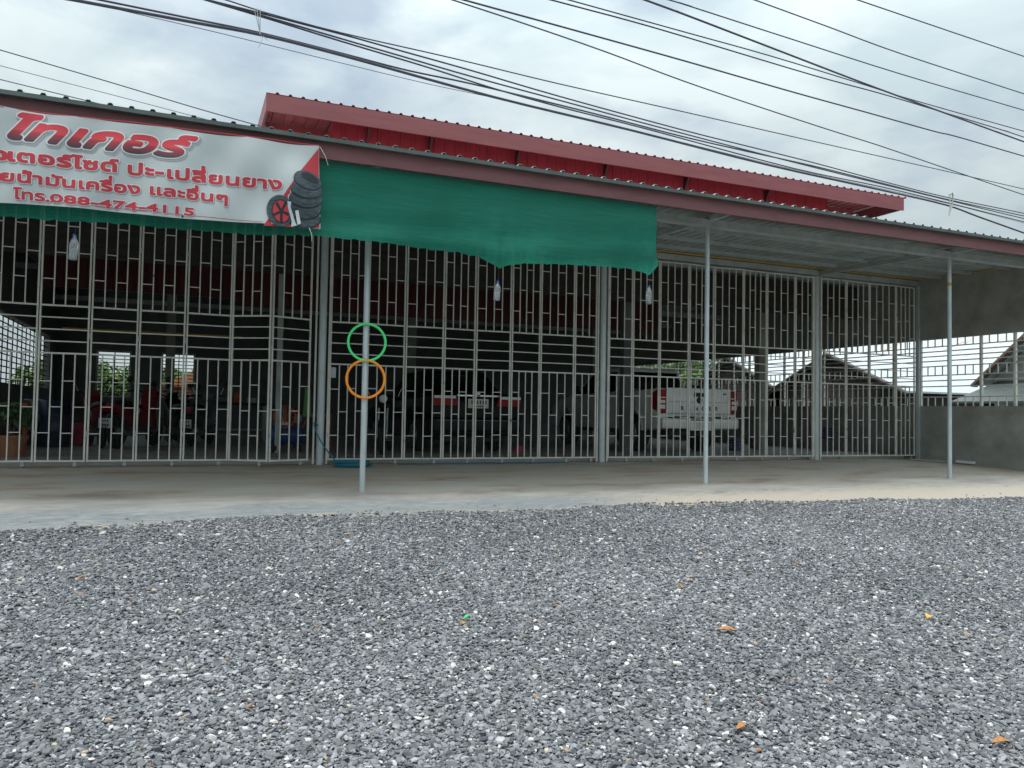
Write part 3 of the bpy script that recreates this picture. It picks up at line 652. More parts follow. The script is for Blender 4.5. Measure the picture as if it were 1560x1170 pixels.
def text_field(body, p0, p1, hgt, h, bold, shear=0):
    """signed distance of a word placed with its base line from p0 to p1 (banner x,z) and consonant height hgt"""
    if body in MARKS:
        base, mk = MARKS[body]; tr_, sg = text_tris(base, shear)
        for ch, pre, up in mk:
            t2, s2 = text_tris(ch); ptr, _ = text_tris(pre); ptb, _ = text_tris(pre[:-1])
            sh = np.array([ptr[..., 0].max() - .03 - t2[..., 0].max(), .0])
            lo = ptr[..., 1].max() + .03 - t2[..., 1].min(); sh[1] = lo
            tr_ = np.concatenate([tr_, t2+sh]); sg = np.concatenate([sg, s2+sh])
    else: tr_, sg = text_tris(body, shear)
    cap = .70 if body[0].isdigit() else None
    xa, xb = tr_[..., 0].min(), tr_[..., 0].max()
    tc_, _ = text_tris('ก' if not any(c_.isdigit() for c_ in body[:1]) else '0'); ch_ = tc_[..., 1].max()
    sx_ = ((p1[0]-p0[0])-2*bold)/(xb-xa); sz_ = (hgt-2*bold)/ch_; sl = (p1[1]-p0[1])/(p1[0]-p0[0])
    def T(q):
        x = p0[0]+bold+(q[..., 0]-xa)*sx_; z = p0[1]+bold+q[..., 1]*sz_+(x-p0[0])*sl; return np.stack([x, z], -1)
    tr_, sg = T(tr_), T(sg)
    pad = .06; x0, z0 = tr_[..., 0].min()-pad, tr_[..., 1].min()-pad
    nx_, ny_ = int((tr_[..., 0].max()+pad-x0)/h)+1, int((tr_[..., 1].max()+pad-z0)/h)+1
    gx, gy = np.meshgrid(x0+np.arange(nx_)*h, z0+np.arange(ny_)*h)
    ins = np.zeros((ny_, nx_), bool); dist = np.full((ny_, nx_), 9.0)
    for a_, b_, c_ in tr_:
        i0, i1 = int((min(a_[0], b_[0], c_[0])-x0)/h), int((max(a_[0], b_[0], c_[0])-x0)/h)+2
        j0, j1 = int((min(a_[1], b_[1], c_[1])-z0)/h), int((max(a_[1], b_[1], c_[1])-z0)/h)+2
        X_, Y_ = gx[j0:j1, i0:i1], gy[j0:j1, i0:i1]
        e = [(q[0]-p_[0])*(Y_-p_[1])-(q[1]-p_[1])*(X_-p_[0]) for p_, q in ((a_, b_), (b_, c_), (c_, a_))]
        ins[j0:j1, i0:i1] |= ((e[0] >= 0) & (e[1] >= 0) & (e[2] >= 0)) | ((e[0] <= 0) & (e[1] <= 0) & (e[2] <= 0))
    R0 = .055
    for a_, b_ in sg:
        i0, i1 = max(0, int((min(a_[0], b_[0])-R0-x0)/h)), int((max(a_[0], b_[0])+R0-x0)/h)+2
        j0, j1 = max(0, int((min(a_[1], b_[1])-R0-z0)/h)), int((max(a_[1], b_[1])+R0-z0)/h)+2
        X_, Y_ = gx[j0:j1, i0:i1]-a_[0], gy[j0:j1, i0:i1]-a_[1]; dx_, dy_ = b_-a_; ll = dx_*dx_+dy_*dy_+1e-12
        t_ = np.clip((X_*dx_+Y_*dy_)/ll, 0, 1); dd = np.hypot(X_-t_*dx_, Y_-t_*dy_)
        dist[j0:j1, i0:i1] = np.minimum(dist[j0:j1, i0:i1], dd)
    return np.where(ins, -dist, dist), x0, z0
def xz(px, py): q = at(px, py, YB); return (q.x, q.z)
def px_h(px, py, k_): return at(px, py-k_, YB).z-at(px, py, YB).z
def word(body, a_, b_, hp, bold, halo, h=.005, shear=0, title=False):
    p0, p1 = xz(*a_), xz(*b_); hg = px_h(a_[0], a_[1], hp)
    fld, x0, z0 = text_field(body, p0, p1, hg, h, bold, shear)
    if title:
        sh = msq(fld-(bold+halo+.008), x0+.012, z0-.016, h); printed(sh, 'lettering_shadow', 'b_shadow', 1)
    else:
        sh = msq(fld-(bold+halo*.9), x0+.006, z0-.006, h); printed(sh, 'lettering_shadow', 'b_shadow', 1)
    printed(msq(fld-(bold+halo), x0, z0, h), 'lettering_outline', 'b_white', 2)
    fl = msq(fld-bold, x0, z0, h); sl = (p1[1]-p0[1])/(p1[0]-p0[0])
    printed(fl, 'lettering', 'title_red' if title else 'b_red', 3, [min(1, max(0, (z-p0[1]-(x-p0[0])*sl)/hg)) for x, z in fl.v] if title else None)
word('ไทเกอร์', (11, 213), (301, 246), 32, .017, .012, .006, .38, True)
word('มอ', (-62, 238), (13, 247), 17, .0092, .008)
word('เตอร์ไซด์', (12, 247), (181, 264), 16.5, .0092, .008)
word('ปะ-', (194, 267), (250, 272), 16, .0085, .008)
word('เปลี่ยนยาง', (254, 274), (429, 291), 16, .0085, .008)
word('จำหน่า', (-98, 268), (2, 277), 14.5, .0072, .007)
word('ยน้ำมันเครื่อง', (1, 277), (214, 297), 14.5, .0072, .007)
word('และอื่นๆ', (228, 298), (347, 311), 14, .0072, .007)
word('โทร.', (20, 304), (76, 308.5), 13, .0055, .006, .004)
word('088-474-4115', (76, 308), (296, 330), 13.5, .0055, .006, .004)
# printed red corner, tyres, wheel and spanner
def flat_poly(pts, n_=10):
    fl = Flat(); P = [xz(*q) for q in pts]; bm = bmesh.new(); bm.faces.new([bm.verts.new((a_, b_, 0)) for a_, b_ in P])
    bmesh.ops.triangulate(bm, faces=bm.faces); bmesh.ops.subdivide_edges(bm, edges=bm.edges, cuts=3, use_grid_fill=True)
    bm.verts.index_update(); fl.v = [(v.co.x, v.co.y) for v in bm.verts]; fl.f = [tuple(v.index for v in f.verts) for f in bm.faces]; bm.free(); return fl
def ell(cx, cy, rx, ry, ang=0, n_=28, ri=0):
    fl = Flat(); c_, s_ = math.cos(ang), math.sin(ang)
    def P(r, a_): x, y = rx*r*math.cos(a_), ry*r*math.sin(a_); return xz(cx+x*c_-y*s_, cy+x*s_+y*c_)
    rr_ = [ri + (1-ri)*q/3 for q in range(4)]; fl.v = [P(r, 2*PI*i/n_) for r in rr_ for i in range(n_)]
    fl.f = [(q*n_+i, q*n_+(i+1) % n_, (q+1)*n_+(i+1) % n_, (q+1)*n_+i) for q in range(3) for i in range(n_)]
    return fl
printed(flat_poly([(485.5, 226), (486.5, 348), (401, 344), (415, 325), (437, 290), (458, 260)]), 'red_corner', 'b_red', 1)
art = [('b_tyre', (463, 333, 25, 13, .06)), ('b_tyre', (463, 319, 25, 14, .08)), ('b_tyre', (465, 303, 25, 13, .12)), ('b_tyre', (466, 290, 24, 12, .15)), ('b_tyre', (468, 275, 22, 13, .35))]
for i, (mt, e_) in enumerate(art):
    printed(ell(e_[0], e_[1]+2, e_[2]*1.03, e_[3]*1.05, e_[4]), 'tyre_print', 'b_tyre_dark', 2+i*.8); printed(ell(*e_), 'tyre_print', mt, 2.4+i*.8)
printed(ell(472, 272, 15, 6, .45), 'tyre_print', 'b_tyre_dark', 6.4)
printed(ell(426, 322, 20, 24, -.25), 'tyre_print', 'b_tyre', 6.6); printed(ell(428, 323, 14.5, 18.5, -.25), 'tyre_print', 'b_tyre_dark', 7.0); printed(ell(428, 323, 12.5, 16.5, -.25, ri=.2), 'wheel_print', 'b_red', 7.4)
for k_ in range(5):
    a_ = k_*2*PI/5+.3; c_, s_ = math.cos(a_), math.sin(a_); dx_, dy_ = 12.3*c_, 16.3*s_
    printed(flat_poly([(428-s_*1.8, 323+c_*1.8), (428+dx_-s_*2.2, 323+dy_+c_*2.2), (428+dx_+s_*2.2, 323+dy_-c_*2.2), (428+s_*1.8, 323-c_*1.8)]), 'wheel_print', 'b_tyre_dark', 7.8)
printed(flat_poly([(437, 308), (443, 309), (442, 316), (449, 338), (452, 344), (443, 346), (444, 338), (438, 317)]), 'spanner_print', 'b_tool', 8.3)
printed(flat_poly([(449, 322), (454, 321), (458, 341), (453, 343)]), 'bottle_print', 'b_white', 8.3)
for (pa, pb) in (((0, 163), (168, 182)), ((168, 182), (330, 201)), ((330, 201), (486, 221))):
    printed(flat_poly([pa, pb, (pb[0], pb[1]+1.3), (pa[0], pa[1]+1.3)]), 'hem_rope', 'b_red', 1)
printed(flat_poly([(-140, 284), (240, 324), (240, 324.8), (-140, 284.8)]), 'hem_line', 'b_red', 1.4); printed(flat_poly([(240, 324), (400, 338), (400, 338.8), (240, 324.8)]), 'hem_line', 'b_red', 1.4)
for px, py in ((85, 309), (278, 330), (389, 341)): printed(ell(px, py, 1.8, 1.8), 'eyelet', 'ink', 1.6)
mbt = MB()
for a_, b_ in (((487, 223), (500, 252)), ((471, 347), (475, 368))): mbt.tube([at(*a_, YB-.01), at((a_[0]+b_[0])/2+2, (a_[1]+b_[1])/2, YB-.03), at(*b_, YB-.015)], .003, 5)
o = mbt.build('tie_cord', 'net_tie', BN); o.matrix_parent_inverse = binv

# ------------------------------------------------------------------ hanging bottles, hoops, hose, paper
def bottle(px, y0, y1, Y, ztop, label, tilt=0):
    a_, b_ = at(px, y0, Y), at(px, y1, Y); hh = a_.z-b_.z; r = .040
    t_ = thing('water_bottle', label, 'bottle', (b_.x, Y, b_.z), 0, 'bottles of water hung below the net'); t_.rotation_euler = (0, tilt, 0)
    MB().lathe((0, 0, 0), [(.030, 0), (r, .01), (r*.94, hh*.3), (r, hh*.36), (r*.95, hh*.55), (r, hh*.62), (r*.8, hh*.74), (.014, hh*.88), (.013, hh*.93)], 18).build('body', 'clear_plastic', t_)
    MB().lathe((0, 0, .004), [(r*.86, 0), (r*.9, .01), (r*.86, hh*.3), (r*.86, hh*.42)], 18).build('water', 'water', t_)
    MB().lathe((0, 0, hh*.925), [(.017, 0), (.017, hh*.075)], 14).build('cap', 'blue_cap', t_)
    MB().tube([(0, 0, hh*.99), (.01, 0, (hh+ztop-b_.z)/2), (0, 0, ztop-b_.z)], .0025, 5).build('string', 'hazed_cable', t_)
bottle(111, 357, 396, 8.6, 2.66, 'clear water bottle hanging below the left part of the banner', .03)
bottle(756.5, 428, 458, 8.6, 2.53, 'half full water bottle hanging below the pinched middle of the green net', .05)
bottle(988, 435, 463, 8.6, 2.62, 'water bottle hanging from the right corner of the green net', .03)
def hoop(cx, cy, rp, mt, label, rz):
    c_ = at(cx, cy, 9.195); r = rp/ (FPX/ (c_-Vector((0, 0, EYE))).dot(F_))
    P = [(r*math.cos(a_)*math.cos(rz), r*math.cos(a_)*math.sin(rz), r*math.sin(a_)) for a_ in np.linspace(0, 2*PI, 65)[:-1]]
    o_ = MB().tube(P, .0155, 10, True).build('hoop', mt); o_.location = c_; tag(o_, label, 'hoop', 'plastic hoops on the canopy post')
hoop(559, 521.5, 28, 'hoop_green', 'green plastic hoop on the canopy post, above the orange one', -.12)
hoop(557, 577.5, 28.6, 'hoop_orange', 'orange plastic hoop on the canopy post, below the green one', -.12)
P = [Vector((1.885, 12.10, .60)), Vector((1.83, 12.07, .64)), Vector((1.86, 12.06, .50)), Vector((1.98, 12.02, .28)), Vector((2.14, 11.98, .08)), Vector((2.2, 11.95, .02))]
path = spline(P, 6)
for i in range(7):
    r = .20+.03*math.sin(i*2.3)
    for a_ in np.linspace(0, 2*PI, 25)[:-1]: path.append(Vector((2.36+.03*math.sin(i*2)+r*1.2*math.cos(a_+2.6), 11.86+.01*math.cos(i*3)+r*.8*math.sin(a_+2.6), .0 + .011*(i+a_/6.3))))
tag(MB().tube(path, .011, 7).build('water_hose', 'hose_blue'), 'teal blue garden hose coiled on the concrete by the gate post', 'hose')
P = [at(x_, y_, 12.45) for x_, y_ in ((596, 701), (660, 704), (740, 702.5), (790, 700), (850, 699))]
for q in P: q.z = .015
tag(MB().tube(spline([(p_.x, 12.02+.05*math.sin(i*2), .008+.0*i) for i, p_ in enumerate(P)], 8), .009, 6).build('water_hose', 'hose_blue'), 'blue hose lying along the foot of the gate before the black car', 'hose')
a_ = at(508, 567, 12.16)
tag(MB().box(a_.x-.055, a_.x+.055, 12.26, 12.264, a_.z-.08, a_.z+.08).build('paper_notice', 'paper'), 'white paper sheet behind the gate bars left of the hoops', 'paper')
# thin flat pieces of rubbish by the side wall foot
tag(MB().bar((14.1, 12.05, .012), (14.40, 11.3, .0), .07, .022).build('plank', 'house_wall'), 'pale plank lying at the foot of the cement side wall', 'plank')
tag(MB().bar((14.40, 11.2, .02), (14.42, 10.85, .01), .10, .05).build('paper_scrap', 'paper'), 'crumpled white wrapper at the foot of the cement wall', 'litter')

# ------------------------------------------------------------------ vehicles
def wheel(name, parent, x, y, r, wd, rim='alloy'):
    t_ = MB().lathe((x-wd/2, y, r), [(r*.62, 0), (r*.9, 0), (r, wd*.14), (r, wd*.86), (r*.9, wd), (r*.62, wd)], 28, 'x').build('wheel', 'tyre', parent)
    s = -1 if x < 0 else 1; m_ = MB(); xo = x+s*(wd/2+.003)
    m_.lathe((xo-.03, y, r), [(r*.16, 0), (r*.16, .035)], 14, 'x')
    for k_ in range(6):
        a0 = k_*PI/3; m_.bar((xo-.012, y+math.cos(a0)*r*.1, r+math.sin(a0)*r*.1), (xo-.012, y+math.cos(a0)*r*.6, r+math.sin(a0)*r*.6), .028, .09*r/.38, (1, 0, 0))
    m_.lathe((xo-.03, y, r), [(r*.58, 0), (r*.66, 0), (r*.66, .03), (r*.58, .03), (r*.58, 0)], 28, 'x'); m_.build('rim', rim, t_)
    return t_
def arch_profile(pts_bottom_to, ): pass
def body_profile(outline, arches, zb):
    """closed side profile (y,z): underside from rear to front with wheel arches, then the outline back over the top"""
    P = []; y0 = outline[-1][0]
    for yc, r in arches:
        for a_ in np.linspace(PI, 0, 13): P.append((yc+r*math.cos(a_), zb+r*math.sin(a_)*1.0))
    return P + outline
# white pickup: local x right, y forward, origin at the rear bumper on the floor
TK = thing('pickup_truck', 'white double cab pickup parked inside, its tailgate towards the gate', 'pickup truck', (9.53, 13.05, .08), math.radians(-1.5))
W2 = .92
prof = body_profile([(5.15, .45), (5.25, .6), (5.22, .95), (4.9, 1.12), (3.95, 1.20), (1.62, 1.24), (.12, 1.30), (.10, .50)], [(1.18, .46), (4.40, .46)], .45)
tb = MB().prism(prof, -W2, W2).build('body', 'white_paint', TK, bevel=.05, seg=3)
def sec(y, hw, z0, z1, tw): return [(-hw, y, z0), (hw, y, z0), (tw, y, z1), (-tw, y, z1)]
cb = MB(); cb.add([(-.86, 1.66, 1.22), (.86, 1.66, 1.22), (.86, 4.15, 1.17), (-.86, 4.15, 1.17), (-.70, 1.92, 1.79), (.70, 1.92, 1.79), (.69, 3.25, 1.79), (-.69, 3.25, 1.79)],
                  [(0, 1, 2, 3), (4, 7, 6, 5), (0, 4, 5, 1), (1, 5, 6, 2), (2, 6, 7, 3), (3, 7, 4, 0)])
cb = cb.build('cab', 'white_paint', TK, bevel=.06, seg=3)
def quad(pts, nrm, th, nm, mt, par): # thin slab standing proud of a face
    n_ = Vector(nrm).normalized()*th; q = MB(); P = [Vector(p_) for p_ in pts]; k_ = len(P)
    q.add([p_+n_ for p_ in P]+[p_-n_*.5 for p_ in P], [tuple(range(k_)), tuple(range(2*k_-1, k_-1, -1))]+[(i, (i+1) % k_, (i+1) % k_+k_, i+k_) for i in range(k_)])
    return q.build(nm, mt, par)
quad([(-.72, 1.705, 1.32), (.72, 1.705, 1.32), (.63, 1.875, 1.70), (-.63, 1.875, 1.70)], (0, -1, .45), .006, 'rear_window', 'glass_dark', cb)
for s in (-1, 1):
    quad([(s*.852, 1.95, 1.26), (s*.852, 2.85, 1.245), (s*.72, 2.8, 1.70), (s*.725, 2.1, 1.70)], (s, 0, .28), .008, 'side_window', 'glass_dark', cb)
    quad([(s*.85, 2.95, 1.24), (s*.85, 3.85, 1.21), (s*.715, 3.25, 1.70), (s*.72, 2.9, 1.70)], (s, 0, .28), .008, 'side_window', 'glass_dark', cb)
    mr_ = MB().box(s*.95-.09, s*.95+.09, 3.7, 3.82, 1.22, 1.42).build('side_mirror', 'black_plastic', TK, bevel=.03)
    MB().box(s*(W2+.001)-.012, s*(W2+.001)+.012, 2.02, 2.2, 1.03, 1.06).build('door_handle', 'chrome', tb); MB().box(s*(W2+.001)-.012, s*(W2+.001)+.012, 3.0, 3.18, 1.03, 1.06).build('door_handle', 'chrome', tb)
    for yy in (1.62, 2.75, 3.85): MB().box(s*(W2+.0005)-.002, s*(W2+.0005)+.002, yy, yy+.008, .55, 1.2).build('door_gap', 'ink', tb)
    for yc in (1.18, 4.40):
        q = MB(); pa = [(yc+.50*math.cos(a_), .45+.50*math.sin(a_)) for a_ in np.linspace(0, PI, 15)]; pb = [(yc+.455*math.cos(a_), .45+.455*math.sin(a_)) for a_ in np.linspace(PI, 0, 15)]
        q.prism(pa+pb, s*W2-.015, s*W2+.015).build('arch_flare', 'white_paint', tb)
    quad([(s*.92, .12, .84), (s*.92, .34, .90), (s*.92, .34, 1.20), (s*.92, .12, 1.27)], (s, 0, 0), .007, 'tail_light_side', 'tail_red', TK)
    tl = MB().box(s*.845-.08, s*.845+.08, .06, .13, .80, 1.27).build('tail_light', 'tail_red', TK, bevel=.015)
    MB().box(s*.845-.06, s*.845+.06, .050, .062, .89, .97).build('reverse_lamp', 'lamp_white', tl); MB().box(s*.845-.06, s*.845+.06, .050, .062, 1.0, 1.06).build('indicator', 'lamp_white', tl)
    MB().box(s*.80-.12, s*.80+.12, 1.62, 1.63, .3, .62).build('mud_flap', 'black_plastic', TK)
for x_, y_ in ((-.78, 1.18), (.78, 1.18), (-.78, 4.40), (.78, 4.40)): wheel('wheel', TK, x_, y_, .385, .26)
tg = MB().box(-.755, .755, .045, .10, .80, 1.31).build('tailgate', 'white_paint', TK, bevel=.018)
MB().box(-.70, .70, .038, .05, 1.03, 1.036).build('crease', 'bike_grey', tg)
MB().box(-.13, .13, .028, .045, 1.14, 1.22).build('tailgate_handle', 'black_plastic', tg, bevel=.01)
MB().lathe((0, .028, 1.07), [(.005, 0), (.06, .0), (.066, .01), (.066, .018)], 24, 'y').build('badge', 'ink', tg).scale = (1, 1, 1)
def flat_text(body, parent, loc, size, mt, nm='lettering', spacing=1.0):
    cu = bpy.data.curves.new(nm, 'FONT'); cu.body = body; cu.size = size; cu.extrude = .003; cu.align_x = 'CENTER'; cu.space_character = spacing; cu.offset = size*.02
    ob = bpy.data.objects.new(nm, cu); C.objects.link(ob); bpy.context.view_layer.update()
    me = bpy.data.meshes.new_from_object(ob); bpy.data.objects.remove(ob); bpy.data.curves.remove(cu); me.materials.clear(); me.materials.append(M[mt])
    o_ = bpy.data.objects.new(nm, me); C.objects.link(o_); o_.parent = parent; o_.location = loc; o_.rotation_euler = (PI/2, 0, 0); return o_
flat_text('RANGER', tg, (0, .042, .865), .12, 'ink', spacing=2.35)
flat_text('4x4', tg, (.60, .042, 1.19), .055, 'ink')
bp = MB().box(-.90, .90, -.04, .14, .50, .71).build('rear_bumper', 'white_paint', TK, bevel=.04, seg=3)
MB().box(-.70, .70, -.03, .12, .712, .745).build('step_pad', 'black_plastic', bp); MB().box(-.27, .27, -.052, -.035, .47, .70).build('plate_recess', 'white_paint', bp, bevel=.008)
MB().box(-.17, .17, -.060, -.053, .50, .63).build('license_plate', 'plate', bp); MB().box(-.25, .25, -.054, -.04, .665, .69).build('plate_lamp', 'ink', bp)
MB().box(-.6, .6, .2, 5.0, .36, .47).build('chassis', 'black_plastic', TK)
MB().box(-.84, .84, .2, 1.55, 1.262, 1.29).build('bed_shade_panel', 'black_plastic', TK)  # dark panel standing in for the shaded hollow of the open bed
MB().box(-.78, .78, 5.2, 5.27, .7, 1.0).build('grille', 'black_plastic', TK)

# black saloon car
CR = thing('car', 'black saloon car with red tail lights parked rear first behind the gate', 'car', (4.98, 13.55, .08), math.radians(2))
prof = body_profile([(4.45, .32), (4.58, .45), (4.55, .68), (4.3, .82), (3.3, .98), (1.25, 1.06), (.12, 1.10), (.02, .98), (.0, .45), (.08, .30)], [(1.02, .36), (3.72, .36)], .30)
cbod = MB().prism(prof, -.88, .88).build('body', 'black_paint', CR, bevel=.06, seg=3)
gh = MB(); gh.add([(-.80, .55, 1.05), (.80, .55, 1.05), (.80, 3.5, .95), (-.80, 3.5, .95), (-.62, 1.15, 1.55), (.62, 1.15, 1.55), (.62, 2.45, 1.55), (-.62, 2.45, 1.55)], [(0, 1, 2, 3), (4, 7, 6, 5), (0, 4, 5, 1), (1, 5, 6, 2), (2, 6, 7, 3), (3, 7, 4, 0)])
gh = gh.build('roof', 'black_paint', CR, bevel=.07, seg=3)
quad([(-.66, .64, 1.11), (.66, .64, 1.11), (.55, 1.07, 1.48), (-.55, 1.07, 1.48)], (0, -1, 1.1), .006, 'rear_window', 'glass_dark', gh)
MB().box(-.14, .14, 1.04, 1.07, 1.445, 1.47).build('high_brake_light', 'tail_red', gh)
for s in (-1, 1):
    quad([(s*.795, 1.05, 1.08), (s*.795, 2.9, 1.02), (s*.64, 2.4, 1.47), (s*.64, 1.35, 1.47)], (s, 0, .35), .006, 'side_window', 'glass_dark', gh)
    tl = MB(); tl.add([(s*.86, -.02, 1.03), (s*.86, -.02, .87), (s*.36, -.035, .87), (s*.42, -.035, 1.03), (s*.86, .06, 1.03), (s*.86, .06, .87), (s*.36, .06, .87), (s*.42, .06, 1.03)], [(0, 1, 2, 3), (7, 6, 5, 4), (0, 4, 5, 1), (1, 5, 6, 2), (2, 6, 7, 3), (3, 7, 4, 0)])
    tl = tl.build('tail_light', 'tail_red', CR); MB().box(min(s*.44, s*.85), max(s*.44, s*.85), -.042, -.03, 1.0, 1.05).build('reverse_lamp', 'lamp_white', tl)
    MB().box(s*.93-.07, s*.93+.07, 2.95, 3.1, .98, 1.13).build('side_mirror', 'black_paint', CR, bevel=.03)
MB().box(-.42, .42, -.045, -.02, 1.035, 1.075).build('chrome_trim', 'chrome', CR, bevel=.008); MB().lathe((0, -.05, 1.09), [(.005, 0), (.045, 0), (.045, .02)], 18, 'y').build('badge', 'chrome', CR)
lp = MB().box(-.20, .20, -.038, -.022, .83, 1.0).build('license_plate', 'plate', CR)
mb = MB()
for i in range(6): x_ = -.14+i*.055; mb.box(x_, x_+.022, -.041, -.0385, .905, .97)
for i in range(7): x_ = -.12+i*.036; mb.box(x_, x_+.024, -.041, -.0385, .85, .878)
mb.build('plate_print', 'ink', lp)
cbp = MB().box(-.87, .87, -.06, .1, .38, .66).build('rear_bumper', 'black_paint', CR, bevel=.05, seg=3); MB().box(-.80, .80, -.066, -.05, .60, .615).build('bumper_strip', 'bike_grey', cbp)
for x_, y_ in ((-.78, 1.02), (.78, 1.02), (-.78, 3.72), (.78, 3.72)): wheel('wheel', CR, x_, y_, .31, .2)
MB().box(-.6, .6, .2, 4.3, .22, .32).build('floor_pan', 'black_plastic', CR)

def motorbike(loc, rz, label, paint, cat='motorbike', front_lamp='lamp_white', scale=1.0, plate=True):
    """step-through motorbike, local +y forward, origin between the wheels on the floor"""
    t_ = thing('motorbike', label, cat, loc, rz, 'motorbikes parked in the workshop'); t_.scale = (scale,)*3
    for yc in (-.60, .62):
        q = MB().lathe((-.045, yc, .28), [(.21, 0), (.25, .005), (.28, .03), (.28, .06), (.25, .085), (.21, .09), (.21, 0)], 24, 'x').build('wheel', 'tyre', t_)
        m_ = MB().lathe((-.05, yc, .28), [(.03, 0), (.03, .10)], 10, 'x')
        for k_ in range(8): a_ = k_*PI/4; m_.bar((0, yc, .28), (0, yc+.22*math.cos(a_), .28+.22*math.sin(a_)), .008, .012, (1, 0, 0))
        m_.build('spokes', 'alloy', q)
    f_ = MB()
    f_.loft([[(-.02, .50, .78), (.02, .50, .78), (.02, .54, .95), (-.02, .54, .95)], [(-.17, .36, .62), (.17, .36, .62), (.16, .42, .92), (-.16, .42, .92)], [(-.19, .26, .36), (.19, .26, .36), (.05, .18, .60), (-.05, .18, .60)], [(-.10, -.05, .32), (.10, -.05, .32), (.09, -.05, .50), (-.09, -.05, .50)],
             [(-.11, -.30, .40), (.11, -.30, .40), (.13, -.30, .70), (-.13, -.30, .70)], [(-.07, -.85, .64), (.07, -.85, .64), (.08, -.82, .76), (-.08, -.82, .76)]])
    f_.build('body', paint, t_, bevel=.015)
    MB().loft([[(-.10, .02, .68), (.10, .02, .68), (.09, .04, .72), (-.09, .04, .72)], [(-.14, -.2, .71), (.14, -.2, .71), (.12, -.2, .79), (-.12, -.2, .79)], [(-.13, -.62, .75), (.13, -.62, .75), (.11, -.62, .83), (-.11, -.62, .83)], [(-.06, -.80, .77), (.06, -.80, .77), (.05, -.78, .81), (-.05, -.78, .81)]]).build('seat', 'seat_vinyl', t_, bevel=.01)
    h_ = MB().tube(spline([(-.36, .34, .99), (-.22, .44, 1.01), (-.1, .47, .96), (.1, .47, .96), (.22, .44, 1.01), (.36, .34, .99)], 4), .014, 8).build('handlebar', 'black_plastic', t_)
    for s in (-1, 1):
        MB().tube([(s*.24, .43, 1.0), (s*.30, .42, 1.14), (s*.33, .41, 1.18)], .006, 6).build('mirror_stem', 'chrome', h_)
        mm_ = MB().lathe((s*.36, .395, 1.21), [(.01, 0), (.055, .004), (.06, .018), (.03, .03)], 16, 'y').build('mirror', 'black_plastic', h_)
    MB().loft([[(-.12, .44, .88), (.12, .44, .88), (.10, .42, 1.05), (-.10, .42, 1.05)], [(-.10, .56, .90), (.10, .56, .90), (.07, .52, 1.03), (-.07, .52, 1.03)]]).build('headlight_cowl', paint, t_, bevel=.012)
    MB().lathe((0, .545, .965), [(.075, 0), (.07, .02), (.03, .032)], 18, 'y').build('headlight', front_lamp, t_)
    for s in (-1, 1): MB().tube([(s*.075, .50, .80), (s*.075, .62, .28)], .02, 8).build('fork', 'alloy', t_)
    MB().loft([[(-.06, .36, .50), (.06, .36, .50), (.05, .36, .54), (-.05, .36, .54)], [(-.065, .62, .585), (.065, .62, .585), (.05, .62, .615), (-.05, .62, .615)], [(-.05, .86, .46), (.05, .86, .46), (.04, .88, .48), (-.04, .88, .48)]]).build('front_mudguard', paint, t_)
    MB().loft([[(-.07, -.50, .62), (.07, -.50, .62), (.05, -.5, .66), (-.05, -.5, .66)], [(-.075, -.80, .58), (.075, -.80, .58), (.06, -.80, .62), (-.06, -.80, .62)], [(-.06, -.98, .34), (.06, -.98, .34), (.05, -1.0, .35), (-.05, -1.0, .35)]]).build('rear_mudguard', 'black_plastic', t_)
    MB().box(-.075, .075, -.90, -.82, .66, .73).build('tail_light', 'tail_red', t_, bevel=.012)
    if plate:
        pl = MB().box(-.105, .105, -.985, -.978, .36, .52).build('license_plate', 'b_white', t_); mb_ = MB()
        for i in range(4): mb_.box(-.075+i*.04, -.055+i*.04, -.988, -.9855, .455, .50); mb_.box(-.08+i*.042, -.052+i*.042, -.988, -.9855, .38, .43)
        mb_.build('plate_print', 'ink', pl)
    MB().tube([(.10, .05, .26), (.12, -.4, .25), (.12, -.78, .32)], [.025, .04, .045], 10).build('exhaust', 'alloy', t_)
    MB().loft([[(-.11, .14, .22), (.11, .14, .22), (.10, .14, .38), (-.10, .14, .38)], [(-.12, -.14, .20), (.12, -.14, .20), (.10, -.14, .40), (-.10, -.14, .40)]]).build('engine', 'bike_grey', t_, bevel=.02)
    return t_
motorbike((-1.46, 16.35, .08), .25, 'red motorbike seen from behind, furthest left, low white plate', 'bike_red')
motorbike((-.78, 16.1, .08), -.45, 'dark red motorbike with its white plate turned to the right, second from left', 'bike_red', scale=1.05)
motorbike((-.12, 17.4, .08), .2, 'black motorbike seen from behind, between the two lit rear windows', 'black_paint')
motorbike((.35, 17.0, .08), -.3, 'grey motorbike with red tail light, before the right rear window', 'bike_grey')
motorbike((.2, 19.6, .08), PI-.5, 'dark blue motorbike with lit white headlight deep in the workshop', 'bike_blue')
motorbike((3.42, 14.1, .08), PI-.35, 'black motorbike facing out, left of the black car', 'black_paint', plate=False)

